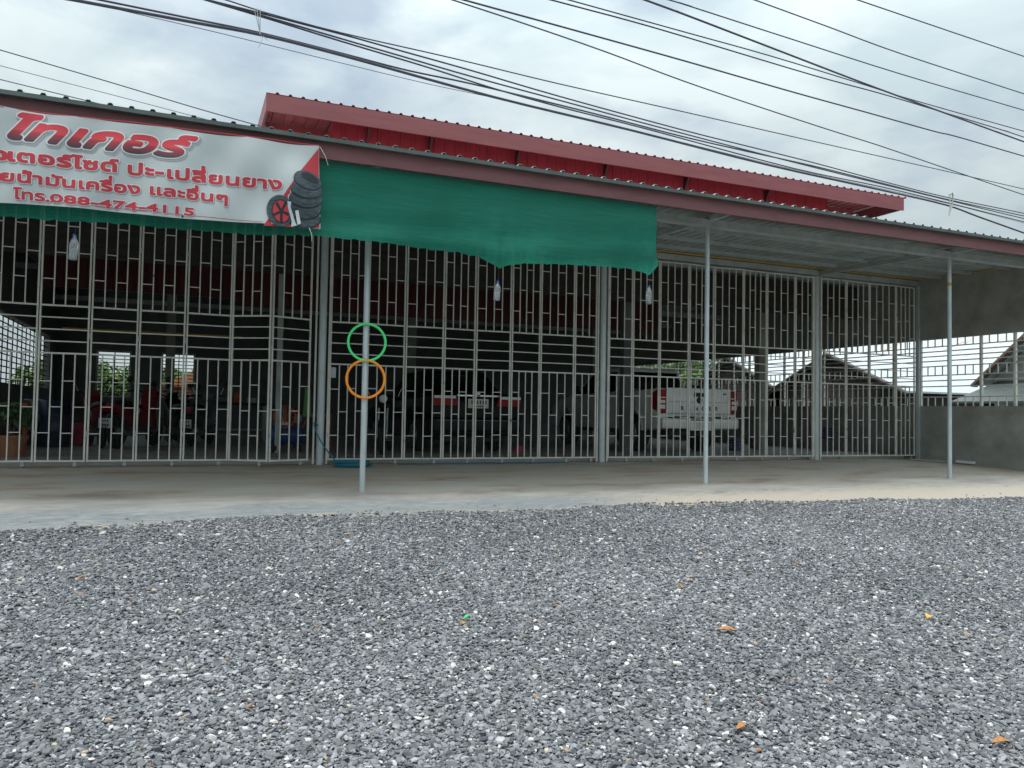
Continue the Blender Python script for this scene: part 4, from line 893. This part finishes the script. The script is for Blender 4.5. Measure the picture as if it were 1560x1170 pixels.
# air compressor
AC = thing('air_compressor', 'blue air compressor with orange wheel guard behind the gate', 'compressor', (1.66, 14.3, .08), .2)
tk_ = MB(); tk_.lathe((-.32, 0, .30), [(.05, 0), (.13, .02), (.165, .06), (.165, .58), (.13, .62), (.05, .64)], 22, 'x'); tk_.build('tank', 'tank_blue', AC)
MB().box(-.16, .05, -.10, .10, .47, .53).lathe((-.06, 0, .53), [(.09, 0), (.10, .05), (.10, .06), (.085, .07), (.10, .08), (.10, .13), (.085, .14), (.09, .24), (.06, .27)], 16).build('pump', 'alloy', AC)
MB().lathe((.19, -.12, .58), [(.08, 0), (.085, .02), (.085, .22), (.06, .25)], 16, 'y').build('motor', 'bike_grey', AC)
gd = MB(); gd.tube([(-.20+.0, -.16+.0, .62+.0)]*2, .001, 3) if False else None
gd.tube([(-.06+.19*math.cos(a_), -.17, .62+.19*math.sin(a_)) for a_ in np.linspace(0, 2*PI, 33)[:-1]], .014, 8, True)
for k_ in range(6): a_ = k_*PI/6; gd.tube([(-.06-.19*math.cos(a_), -.17, .62-.19*math.sin(a_)), (-.06+.19*math.cos(a_), -.17, .62+.19*math.sin(a_))], .005, 5)
gd.build('wheel_guard', 'orange_paint', AC)
for s in (-.22, .22): MB().lathe((s-.02, -.14, .08), [(.05, 0), (.08, .004), (.08, .04), (.05, .044)], 16, 'x').build('wheel', 'tyre', AC); MB().box(s-.02, s+.02, -.13, .13, .06, .16).build('foot', 'tank_blue', AC)
MB().tube([(.30, 0, .40), (.42, 0, .62), (.42, 0, .66)], .012, 8).build('handle', 'orange_paint', AC)
# orange bench with a green cloth
BE = thing('steel_bench', 'low orange steel bench frame behind the gate post', 'bench', (2.12, 14.6, .08), 0)
MB().box(-.38, .38, -.14, .14, .62, .67).build('top_frame', 'orange_paint', BE)
for x_ in (-.35, .35):
    for y_ in (-.11, .11): MB().box(x_-.02, x_+.02, y_-.02, y_+.02, 0, .62).build('leg', 'orange_paint', BE)
q = MB(); q.add([(x_, 14.42-.015*math.sin(z_*9), z_) for z_ in np.linspace(.70, 1.22, 9) for x_ in (1.98+.06*(z_-.7), 2.06, 2.13-.05*(z_-.7))], [(r*3+c_, r*3+c_+1, r*3+c_+4, r*3+c_+3) for r in range(8) for c_ in range(2)], True)
q.tube([(2.06, 14.42, 1.20), (2.06, 14.45, 1.24)], .012, 6)
tag(q.build('rag', mat('rag_green', (.12, .30, .10), .9)), 'limp green rag hanging over the orange bench', 'rag')
# workbench with clutter
WB = thing('workbench', 'cluttered steel workbench at the back of the workshop', 'workbench', (1.05, 19.0, .08), 0)
MB().box(-.75, .75, -.3, .3, .82, .87).build('top', 'timber_dark', WB); MB().box(-.70, .70, -.26, .26, .25, .28).build('shelf', 'steel_grey', WB)
for x_ in (-.7, .7):
    for y_ in (-.26, .26): MB().box(x_-.025, x_+.025, y_-.025, y_+.025, 0, .82).build('leg', 'steel_grey', WB)
for i, (x_, w_, h_, mt, lb) in enumerate(((.5, .16, .20, 'bike_red', 'red parts box on the workbench'), (.85, .22, .14, 'bike_grey', 'grey toolbox on the workbench'), (1.15, .14, .24, 'orange_paint', 'small orange can on the workbench'), (1.45, .2, .12, 'house_wall', 'pale carton on the workbench'))):
    tag(MB().box(x_-w_/2, x_+w_/2, 18.85, 19.05, .952, .952+h_).build('tool_box', mt, bevel=.012), lb, 'box')
# drums, buckets, crates
def drum(x, y, r, h, mt, lb, nm='drum', cat='drum'):
    tag(MB().lathe((x, y, .08), [(r*.95, 0), (r, .02), (r, h*.32), (r*1.03, h*.34), (r, h*.36), (r, h*.64), (r*1.03, h*.66), (r, h*.68), (r, h*.97), (r*.94, h), (r*.9, h*.97)], 24).build(nm, mt), lb, cat)
drum(-2.15, 16.4, .28, .86, 'bike_blue', 'dark blue steel drum near the left lattice')
drum(-2.55, 17.6, .28, .86, 'bike_grey', 'grey steel drum behind the blue one near the left lattice')
drum(-1.75, 16.9, .19, .42, 'pink_cloth', 'magenta plastic tub beside the leftmost red motorbike', 'tub', 'tub')
def crate(x, y, z, mt, lb, s=.42):
    m_ = MB().box(x-s/2, x+s/2, y-s*.35, y+s*.35, z, z+.03)
    for i in range(4):
        za = z+.03+i*.062; m_.box(x-s/2, x+s/2, y-s*.35, y-s*.35+.018, za, za+.045).box(x-s/2, x+s/2, y+s*.35-.018, y+s*.35, za, za+.045).box(x-s/2, x-s/2+.018, y-s*.35+.018, y+s*.35-.018, za, za+.045).box(x+s/2-.018, x+s/2, y-s*.35+.018, y+s*.35-.018, za, za+.045)
    for sx_ in (-1, 1):
        for sy_ in (-1, 1): m_.box(x+sx_*(s/2-.02)-.02, x+sx_*(s/2-.02)+.02, y+sy_*(s*.35-.02)-.021, y+sy_*(s*.35-.02)+.021, z, z+.272)
    tag(m_.build('crate', mt), lb, 'crate')
crate(11.35, 14.25, .08, 'purple_plastic', 'purple plastic crate just right of the white pickup', .26); crate(12.75, 15.2, .08, 'purple_plastic', 'purple plastic crate by the inner column further right', .3)
crate(13.6, 14.0, .08, 'bike_grey', 'lower grey crate by the side wall behind the right gate'); crate(13.6, 14.0, .355, 'bike_blue', 'blue crate on top of the grey crate by the side wall')
q = MB(); q.loft([[(6.02+.17*(1-k_/5)*math.cos(a_)*(1+.2*math.sin(a_*3)), 14.0+.11*(1-k_/5)*math.sin(a_), .08+.035*k_) for a_ in np.linspace(0, 2*PI, 15)[:-1]] for k_ in range(5)])
tag(q.build('rag', 'pink_cloth'), 'crumpled pink rag on the floor right of the black car', 'rag')

# ------------------------------------------------------------------ plants and trees
def leaf_cloud(centres, count, size, rs):
    c_ = np.array(centres); idx = rs.integers(0, len(c_), count); d = rs.normal(size=(count, 3)); d /= np.linalg.norm(d, axis=1)[:, None]
    rad = c_[idx, 3]*rs.uniform(.35, 1.05, count)**.6; p_ = c_[idx, :3]+d*rad[:, None]*np.array([1, 1, .8])
    a_ = rs.normal(size=(count, 3)); a_ /= np.linalg.norm(a_, axis=1)[:, None]; b_ = np.cross(a_, rs.normal(size=(count, 3))); b_ /= np.linalg.norm(b_, axis=1)[:, None]
    s_ = (size*rs.uniform(.6, 1.3, count))[:, None]
    v_ = np.stack([p_-a_*s_, p_+b_*s_*.45, p_+a_*s_, p_-b_*s_*.45], 1).reshape(-1, 3); m_ = MB()
    m_.add(v_.tolist(), [(4*i, 4*i+1, 4*i+2, 4*i+3) for i in range(count)]); return m_
def tree(x, y, h, r, seed, label, mt='leaf_mid', count=2600, leaf=.16):
    rs = np.random.default_rng(seed); t_ = thing('tree', label, 'tree', (x, y, -.3), 0, 'trees beyond the workshop')
    tr_ = MB().tube([(0, 0, 0), (.1, .05, h*.3), (-.05, .1, h*.55), (.05, 0, h*.8)], [.05*h*.6, .04*h*.6, .025*h*.6, .01*h], 8); cs = []
    for k_ in range(9):
        a_ = rs.uniform(0, 2*PI); rr_ = r*rs.uniform(.3, .85); z_ = h*rs.uniform(.5, .92); tr_.tube([(0, .05, h*.45), (rr_*.6*math.cos(a_), rr_*.6*math.sin(a_), z_*.9), (rr_*math.cos(a_), rr_*math.sin(a_), z_)], [.015*h, .008*h, .003*h], 6)
        cs.append((rr_*math.cos(a_), rr_*math.sin(a_), z_, r*rs.uniform(.28, .5)))
    tr_.build('trunk', 'bark', t_); leaf_cloud(cs, count, leaf, rs).build('crown', mt, t_, recalc=False)
for i, a_ in enumerate([(-4.6, 37, 2.7, 2.0, 'bushy green tree seen through the left rear window'), (-1.6, 40, 2.6, 2.2, 'green tree seen between the rear windows'), (1.2, 38, 2.5, 2.0, 'low green tree seen through the right rear window'), (-9.5, 30, 4.5, 2.6, 'tall green tree beyond the left lattice'), (-7.0, 24, 3.4, 2.0, 'round green tree close outside the left lattice'), (-9.8, 22, 4.2, 2.2, 'leafy tree furthest left outside the lattice'),
                         (21.0, 31.5, 4.6, 2.6, 'leafy tree above the white pickup behind the sheds'), (24.5, 34, 5.2, 2.8, 'tall leafy tree behind the left dark shed')]):
    tree(*a_[:4], 100+i, a_[4])
PT = thing('potted_plant', 'bushy dark green plant in a terracotta pot behind the left gate', 'plant', (-2.27, 13.3, .08), 0)
MB().lathe((0, 0, 0), [(.15, 0), (.19, .2), (.22, .27), (.23, .31), (.20, .31), (.19, .27)], 22).build('pot', 'terracotta', PT)
m_ = MB(); rs = np.random.default_rng(5)
for k_ in range(7): a_ = k_*.9; m_.tube([(0, 0, .25), (.08*math.cos(a_), .08*math.sin(a_), .5), (.16*math.cos(a_), .16*math.sin(a_), .72)], .008, 5)
m_.build('stems', 'bark', PT); leaf_cloud([(.16*math.cos(k_*.9), .16*math.sin(k_*.9), .55+.05*(k_ % 3), .17) for k_ in range(7)], 420, .06, rs).build('foliage', 'leaf_dark', PT, recalc=False)
tag(MB().box(-2.62, -2.18, 13.9, 14.15, .80, .86).box(-2.60, -2.56, 13.95, 13.99, .08, .80).box(-2.24, -2.20, 13.95, 13.99, .08, .80).box(-2.60, -2.56, 14.08, 14.12, .08, .80).box(-2.24, -2.20, 14.08, 14.12, .08, .80).build('stool', 'orange_paint'), 'tall orange stool behind the potted plant', 'stool')

# ------------------------------------------------------------------ neighbours seen through the side grille
def gable_shed(x, yc, wd, ln, ze, zp, lb):
    t_ = thing('shed', lb, 'shed', (x, yc, -.3), 0, 'dark gabled sheds next door'); ze += .3; zp += .3; h_ = wd/2
    MB().prism([(-h_, 0), (h_, 0), (h_, ze), (0, zp-.06), (-h_, ze)], .06, ln-.06).build('wall', 'timber_dark', t_)
    for s in (-1, 1):
        d_ = Vector((0, s*h_*1.06, ze-(zp-ze)*.06))-Vector((0, 0, zp)); m_ = MB()
        a_ = Vector((0, 0, zp)); q = a_+d_; m_.add([(-.15, a_.y, a_.z), (ln, a_.y, a_.z), (ln, q.y, q.z), (-.15, q.y, q.z), (-.15, a_.y, a_.z+.05), (ln, a_.y, a_.z+.05), (ln, q.y, q.z+.05), (-.15, q.y, q.z+.05)], [(0, 1, 2, 3), (4, 7, 6, 5), (0, 4, 5, 1), (1, 5, 6, 2), (2, 6, 7, 3), (3, 7, 4, 0)])
        rf = m_.build('roof', 'white_roof', t_)
        MB().bar((-.17, a_.y+s*.002, a_.z-.03), (-.17, q.y, q.z-.03), .05, .12, (1, 0, 0)).build('barge_board', 'timber_dark', rf)
    m_ = MB()
    for i in range(1, 6): yy = -h_+wd*i/6; m_.box(.02, .058, yy-.03, yy+.03, 0, ze+(zp-ze)*(1-abs(yy)/h_)-.15)
    m_.build('battens', 'timber_dark', t_)
gable_shed(18, 18.2, 5.4, 6, 1.62, 2.78, 'wider dark gabled shed with pale roof, right of the inner column')
gable_shed(18, 22.9, 4.9, 6, 1.78, 2.95, 'smaller dark gabled shed with pale roof, just right of the pickup')
NH = thing('neighbour_building', 'long building with weathered white metal roof beyond the side bars', 'building', (21, 18, -.3), 0)
ninv = Matrix.Translation((-21, -18, .3))
def slope_roof(x0, x1, y0, y1, z0, z1, nm, mt, par, inv_=None):
    m_ = MB(); prof = []; y = y0
    while y < y1: prof += [(y, 0), (y+.22, 0), (y+.25, .03), (y+.30, .03)]; y += .33
    k_ = len(prof); m_.add([(x0, a_, z0+b_) for a_, b_ in prof]+[(x1, a_, z1+b_) for a_, b_ in prof]+[(x0, a_, z0+b_-.02) for a_, b_ in prof]+[(x1, a_, z1+b_-.02) for a_, b_ in prof], [f for i in range(k_-1) for f in ((i, i+1, k_+i+1, k_+i), (2*k_+i+1, 2*k_+i, 3*k_+i, 3*k_+i+1), (i, 2*k_+i, 2*k_+i+1, i+1))])
    o_ = m_.build(nm, mt, par)
    if inv_: o_.matrix_parent_inverse = inv_
    return o_
m_, n_, p_ = nodes_of('weathered_roof'); p_.inputs['Roughness'].default_value = .5
t0_ = n_.nodes.new('ShaderNodeTexCoord'); g0 = n_.nodes.new('ShaderNodeMapping'); g0.inputs['Scale'].default_value = (.35, 1.2, .35); n_.links.new(t0_.outputs['Object'], g0.inputs['Vector'])
no_ = n_.nodes.new('ShaderNodeTexNoise'); no_.inputs['Scale'].default_value = 1.1; no_.inputs['Detail'].default_value = 8; no_.inputs['Roughness'].default_value = .7; n_.links.new(g0.outputs[0], no_.inputs['Vector'])
rp_ = add_ramp(n_, [(.30, (.30, .15, .085)), (.38, (.42, .37, .34)), (.46, (.47, .49, .495)), (.7, (.38, .405, .41))]); n_.links.new(no_.outputs['Fac'], rp_.inputs[0]); n_.links.new(rp_.outputs[0], p_.inputs['Base Color'])
slope_roof(21, 23.2, 14.9, 40, 1.42, 1.95, 'lean_to_roof', 'weathered_roof', NH, ninv)
slope_roof(23.0, 31, 14.6, 40, 2.12, 5.2, 'main_roof', 'weathered_roof', NH, ninv)
o = MB().box(23.1, 23.3, 15, 39.9, -.3, 2.08).build('wall', 'timber_dark', NH); o.matrix_parent_inverse = ninv
for y in np.arange(15.2, 40, 2.4): o = MB().box(21.2, 21.32, y, y+.12, -.3, 1.40).build('lean_to_post', 'timber_dark', NH); o.matrix_parent_inverse = ninv
GH = thing('house', 'grey gabled house with brown barge board at the right edge', 'house', (19, 10.6, -.3), 0); h_ = 3.2
MB().prism([(-h_, 0), (h_, 0), (h_, 2.2), (0, 5.0), (-h_, 2.2)], .1, 7).build('wall', 'house_wall', GH)
for s in (-1, 1):
    a_, q = Vector((0, 0, 5.06)), Vector((0, s*3.45, 2.04)); rf = MB().add([(-.3, a_.y, a_.z), (7.2, a_.y, a_.z), (7.2, q.y, q.z), (-.3, q.y, q.z), (-.3, a_.y, a_.z+.06), (7.2, a_.y, a_.z+.06), (7.2, q.y, q.z+.06), (-.3, q.y, q.z+.06)], [(0, 1, 2, 3), (4, 7, 6, 5), (0, 4, 5, 1), (1, 5, 6, 2), (2, 6, 7, 3), (3, 7, 4, 0)]).build('roof', 'white_roof', GH)
    MB().bar((-.33, s*.01, 5.0), (-.33, q.y, q.z-.02), .06, .22, (1, 0, 0)).build('barge_board', 'barge', rf)
MB().add([(-1.6, -3.2, 1.55), (.08, -3.2, 2.1), (.08, 3.1, 2.1), (-1.6, 3.1, 1.55), (-1.6, -3.2, 1.60), (.08, -3.2, 2.15), (.08, 3.1, 2.15), (-1.6, 3.1, 1.60)], [(0, 1, 2, 3), (4, 7, 6, 5), (0, 4, 5, 1), (1, 5, 6, 2), (2, 6, 7, 3), (3, 7, 4, 0)]).build('awning', 'flashing', GH)
MB().box(.06, .11, -2.9, 2.9, .1, 1.5).build('front_shade_panel', 'timber_dark', GH)  # dark panel painted in for the shaded interior below the awning
for y in (-3.1, 3.0): MB().box(-1.5, -1.42, y-.04, y+.04, 0, 1.6).build('awning_post', 'barge', GH)
BK = thing('brick_house', 'low red brick house beyond the rear windows', 'house', (.6, 33, -.3), 0)
MB().box(-1.4, 3.5, 0, 4, 0, 1.9).build('wall', 'brick', BK); MB().prism([(-1.7, 1.9), (3.8, 1.9), (1.05, 3.0)], -.3, 4.3, 'y').build('roof', 'rust', BK)
MB().box(-.2, .5, -.04, .0, .9, 1.6).build('window', 'glass_dark', BK)

# ------------------------------------------------------------------ overhead cables (a line of them rising past the shop front)
def on_line(px, py, y0):
    d = ray(px, py); t_ = y0/(d.y-.15*d.x); return Vector((0, 0, EYE))+d*t_
CB = [
    ('thickest lowest black cable bundle crossing in front of the red roof', .017, 8.9, [(113, 0), (300, 35), (397, 53), (520, 84), (753, 148), (960, 198), (1173, 252), (1340, 289), (1440, 312), (1490, 330), (1560, 355)]),
    ('black cable just above the lowest bundle, joining it at the left tie', .011, 8.95, [(153, 0), (300, 30), (397, 50), (520, 81), (620, 107), (720, 128), (853, 160), (940, 182), (1040, 208), (1140, 231), (1240, 253), (1340, 278), (1440, 303), (1560, 329)]),
    ('hair thin wire just under the lowest bundle', .004, 9.0, [(160, 10), (333, 50), (520, 96), (653, 128), (770, 153), (960, 197), (1200, 256), (1440, 309), (1560, 340)]),
    ('topmost strand of the tied group, running alone above the others to the right', .008, 8.8, [(345, 0), (397, 17), (520, 50), (687, 88), (853, 128), (1040, 170), (1207, 208), (1340, 238), (1473, 268), (1560, 288)]),
    ('second strand of the tied group leaving the top left bundle', .010, 8.82, [(317, 0), (397, 20), (520, 52), (620, 80), (720, 108), (853, 147), (1040, 198), (1140, 223), (1240, 248), (1340, 275), (1440, 300), (1560, 325)]),
    ('third strand of the tied group in the middle of the fan', .010, 8.84, [(310, -2), (397, 23), (520, 59), (620, 88), (720, 117), (853, 153), (1020, 198), (1240, 255), (1440, 304), (1560, 333)]),
    ('lowest strand of the tied group, meeting the thick bundle midway', .010, 8.86, [(300, -4), (397, 25), (520, 63), (653, 103), (753, 135), (853, 163), (987, 197), (1207, 256), (1340, 284), (1440, 308), (1560, 338)]),
    ('steeper single cable crossing the sky and meeting another at lower right', .009, 8.2, [(690, 0), (787, 32), (920, 78), (1040, 123), (1157, 163), (1270, 200), (1340, 222), (1457, 262), (1560, 297)]),
    ('single stout cable starting beside the steeper one at the top', .011, 7.9, [(707, 0), (853, 40), (1040, 92), (1207, 140), (1323, 172), (1423, 200), (1457, 208), (1560, 238)]),
    ('lower cable of the close pair meeting the crossing cable', .009, 7.4, [(840, 0), (953, 30), (1040, 55), (1240, 115), (1340, 142), (1427, 168), (1533, 200), (1560, 209)]),
    ('upper cable of the close pair meeting the crossing cable', .008, 7.35, [(867, 0), (1040, 48), (1173, 85), (1307, 126), (1373, 147), (1460, 172), (1560, 200)]),
    ('thick cable cutting steeply through the close pair', .013, 7.3, [(983, 0), (1040, 21), (1173, 72), (1290, 117), (1373, 148), (1513, 199), (1560, 216)]),
    ('thin cable above the steep crossing one', .008, 6.9, [(1020, 0), (1040, 6), (1207, 60), (1373, 113), (1560, 168)]),
    ('second cable from the top right corner', .008, 6.6, [(1150, 0), (1262, 41), (1373, 82), (1560, 143)]),
    ('uppermost cable at the top right corner of the sky', .008, 6.3, [(1307, 0), (1433, 43), (1560, 86)]),
]
for lb, r, y0, pts in CB:
    P = [on_line(a_, b_, y0) for a_, b_ in pts]
    d0 = (P[0]-P[1]).normalized(); d1 = (P[-1]-P[-2]).normalized()
    P = [P[0]+d0*14+Vector((0, 0, .6)), P[0]+d0*5] + P + [P[-1]+d1*8, P[-1]+d1*25+Vector((0, 0, 1.0))]
    tag(MB().tube(spline(P, 4), r, 7).build('overhead_cable', 'hazed_cable'), lb, 'cable', 'overhead cables')
for lb, r, pts in (('thin dark wire sloping down to the left end of the red roof', .007, [(-30, 67), (0, 76), (167, 125), (300, 165), (400, 193), (440, 203)]), ('faint pale wire, middle of three above the banner', .004, [(-30, 92), (0, 100), (200, 152), (333, 187), (420, 210)]), ('thin dark wire dipping behind the canopy edge above the banner', .006, [(-30, 113), (0, 121), (167, 162), (240, 181), (330, 205)])):
    P = [at(a_, b_, 10.8) for a_, b_ in pts]; P = [P[0]+(P[0]-P[1])*6] + P
    tag(MB().tube(spline(P, 4), r, 6).build('overhead_cable', 'hazed_cable'), lb, 'cable', 'overhead cables')
q = MB()
a0, a1 = on_line(391, 17, 8.8), on_line(396, 50, 8.9)
for dx_ in (-.03, .0, .035): q.tube([a0+Vector((dx_, -.02, .02)), a0.lerp(a1, .6)+Vector((dx_*.4, -.03, 0)), a1+Vector((0, -.02, -.03))], .0045, 5)
q.tube([a1, on_line(400, 58, 8.88), on_line(397, 66, 8.88), on_line(394, 72, 8.88)], .004, 5).tube([a1, on_line(408, 62, 8.88)], .004, 5)
tag(q.build('cable_tie', 'net_tie'), 'loose grey wire tie joining two cable bundles at upper left', 'cable tie')
q = MB(); a0, a1 = on_line(1447, 299, 8.83), on_line(1447, 314, 8.83)
for dx_ in (-.045, .045): q.tube([a0+Vector((dx_, -.03, .02)), a1+Vector((dx_*.7, -.03, -.02))], .014, 7)
q.tube([a0+Vector((-.045, -.03, .02)), a0+Vector((0, -.05, .06)), a0+Vector((.045, -.03, .02))], .016, 7).tube([a1+Vector((-.03, -.03, 0)), on_line(1446, 328, 8.8)], .012, 7).tube([a1+Vector((.03, -.03, 0)), on_line(1447, 322, 8.8)], .012, 7)
tag(q.build('cable_clamp', 'house_wall'), 'pale clamp holding the cable bundle at the right', 'cable clamp')

# ------------------------------------------------------------------ litter on the gravel
def ground_hit(px, py):
    z = -.4
    for _ in range(12):
        q = atg(px, py, z); z = float(gz(q.x, q.y))
    return q
def leaf(px, py, ln, wd, rz, mt, nm, lb, cat):
    c_ = ground_hit(px, py); m_ = MB(); vs_ = []
    for i in range(7):
        u = i/6-.5; hw = wd*.5*math.cos(u*PI)**.7 if abs(u) < .5 else .001
        for s in (-1, 0, 1): vs_.append((u*ln, s*hw, .012*math.cos(u*4)+.010*abs(s)+.012*u))
    vs_ += [(x_, y_, z_-.0015) for x_, y_, z_ in vs_]
    F0 = [(i*3+j, i*3+j+1, i*3+j+4, i*3+j+3) for i in range(6) for j in range(2)]
    m_.add(vs_, F0+[tuple(v+21 for v in f[::-1]) for f in F0], True); o_ = m_.build(nm, mt); o_.location = c_+Vector((0, 0, .03)); o_.rotation_euler = (.12, .1, rz); tag(o_, lb, cat, 'leaves on the gravel' if cat == 'leaf' else None)
leaf(1107, 968, .12, .05, -.5, 'dry_leaf', 'fallen_leaf', 'curled brown leaf on the gravel, right of centre', 'leaf')
leaf(1415, 947, .06, .05, .4, 'yellow_leaf', 'fallen_leaf', 'small yellow leaf on the gravel far right', 'leaf')
leaf(1130, 1119, .07, .035, .2, 'dry_leaf', 'fallen_leaf', 'small orange brown leaf nearest the bottom centre', 'leaf')
leaf(1525, 1142, .085, .04, -.3, 'dry_leaf', 'fallen_leaf', 'orange brown leaf at the bottom right corner', 'leaf')
leaf(1038, 900, .06, .03, .9, 'dry_leaf', 'fallen_leaf', 'small brown leaf on the gravel below the canopy post', 'leaf')
leaf(711, 950, .05, .03, .1, 'green_scrap', 'plastic_scrap', 'tiny bright green plastic scrap on the gravel', 'litter')
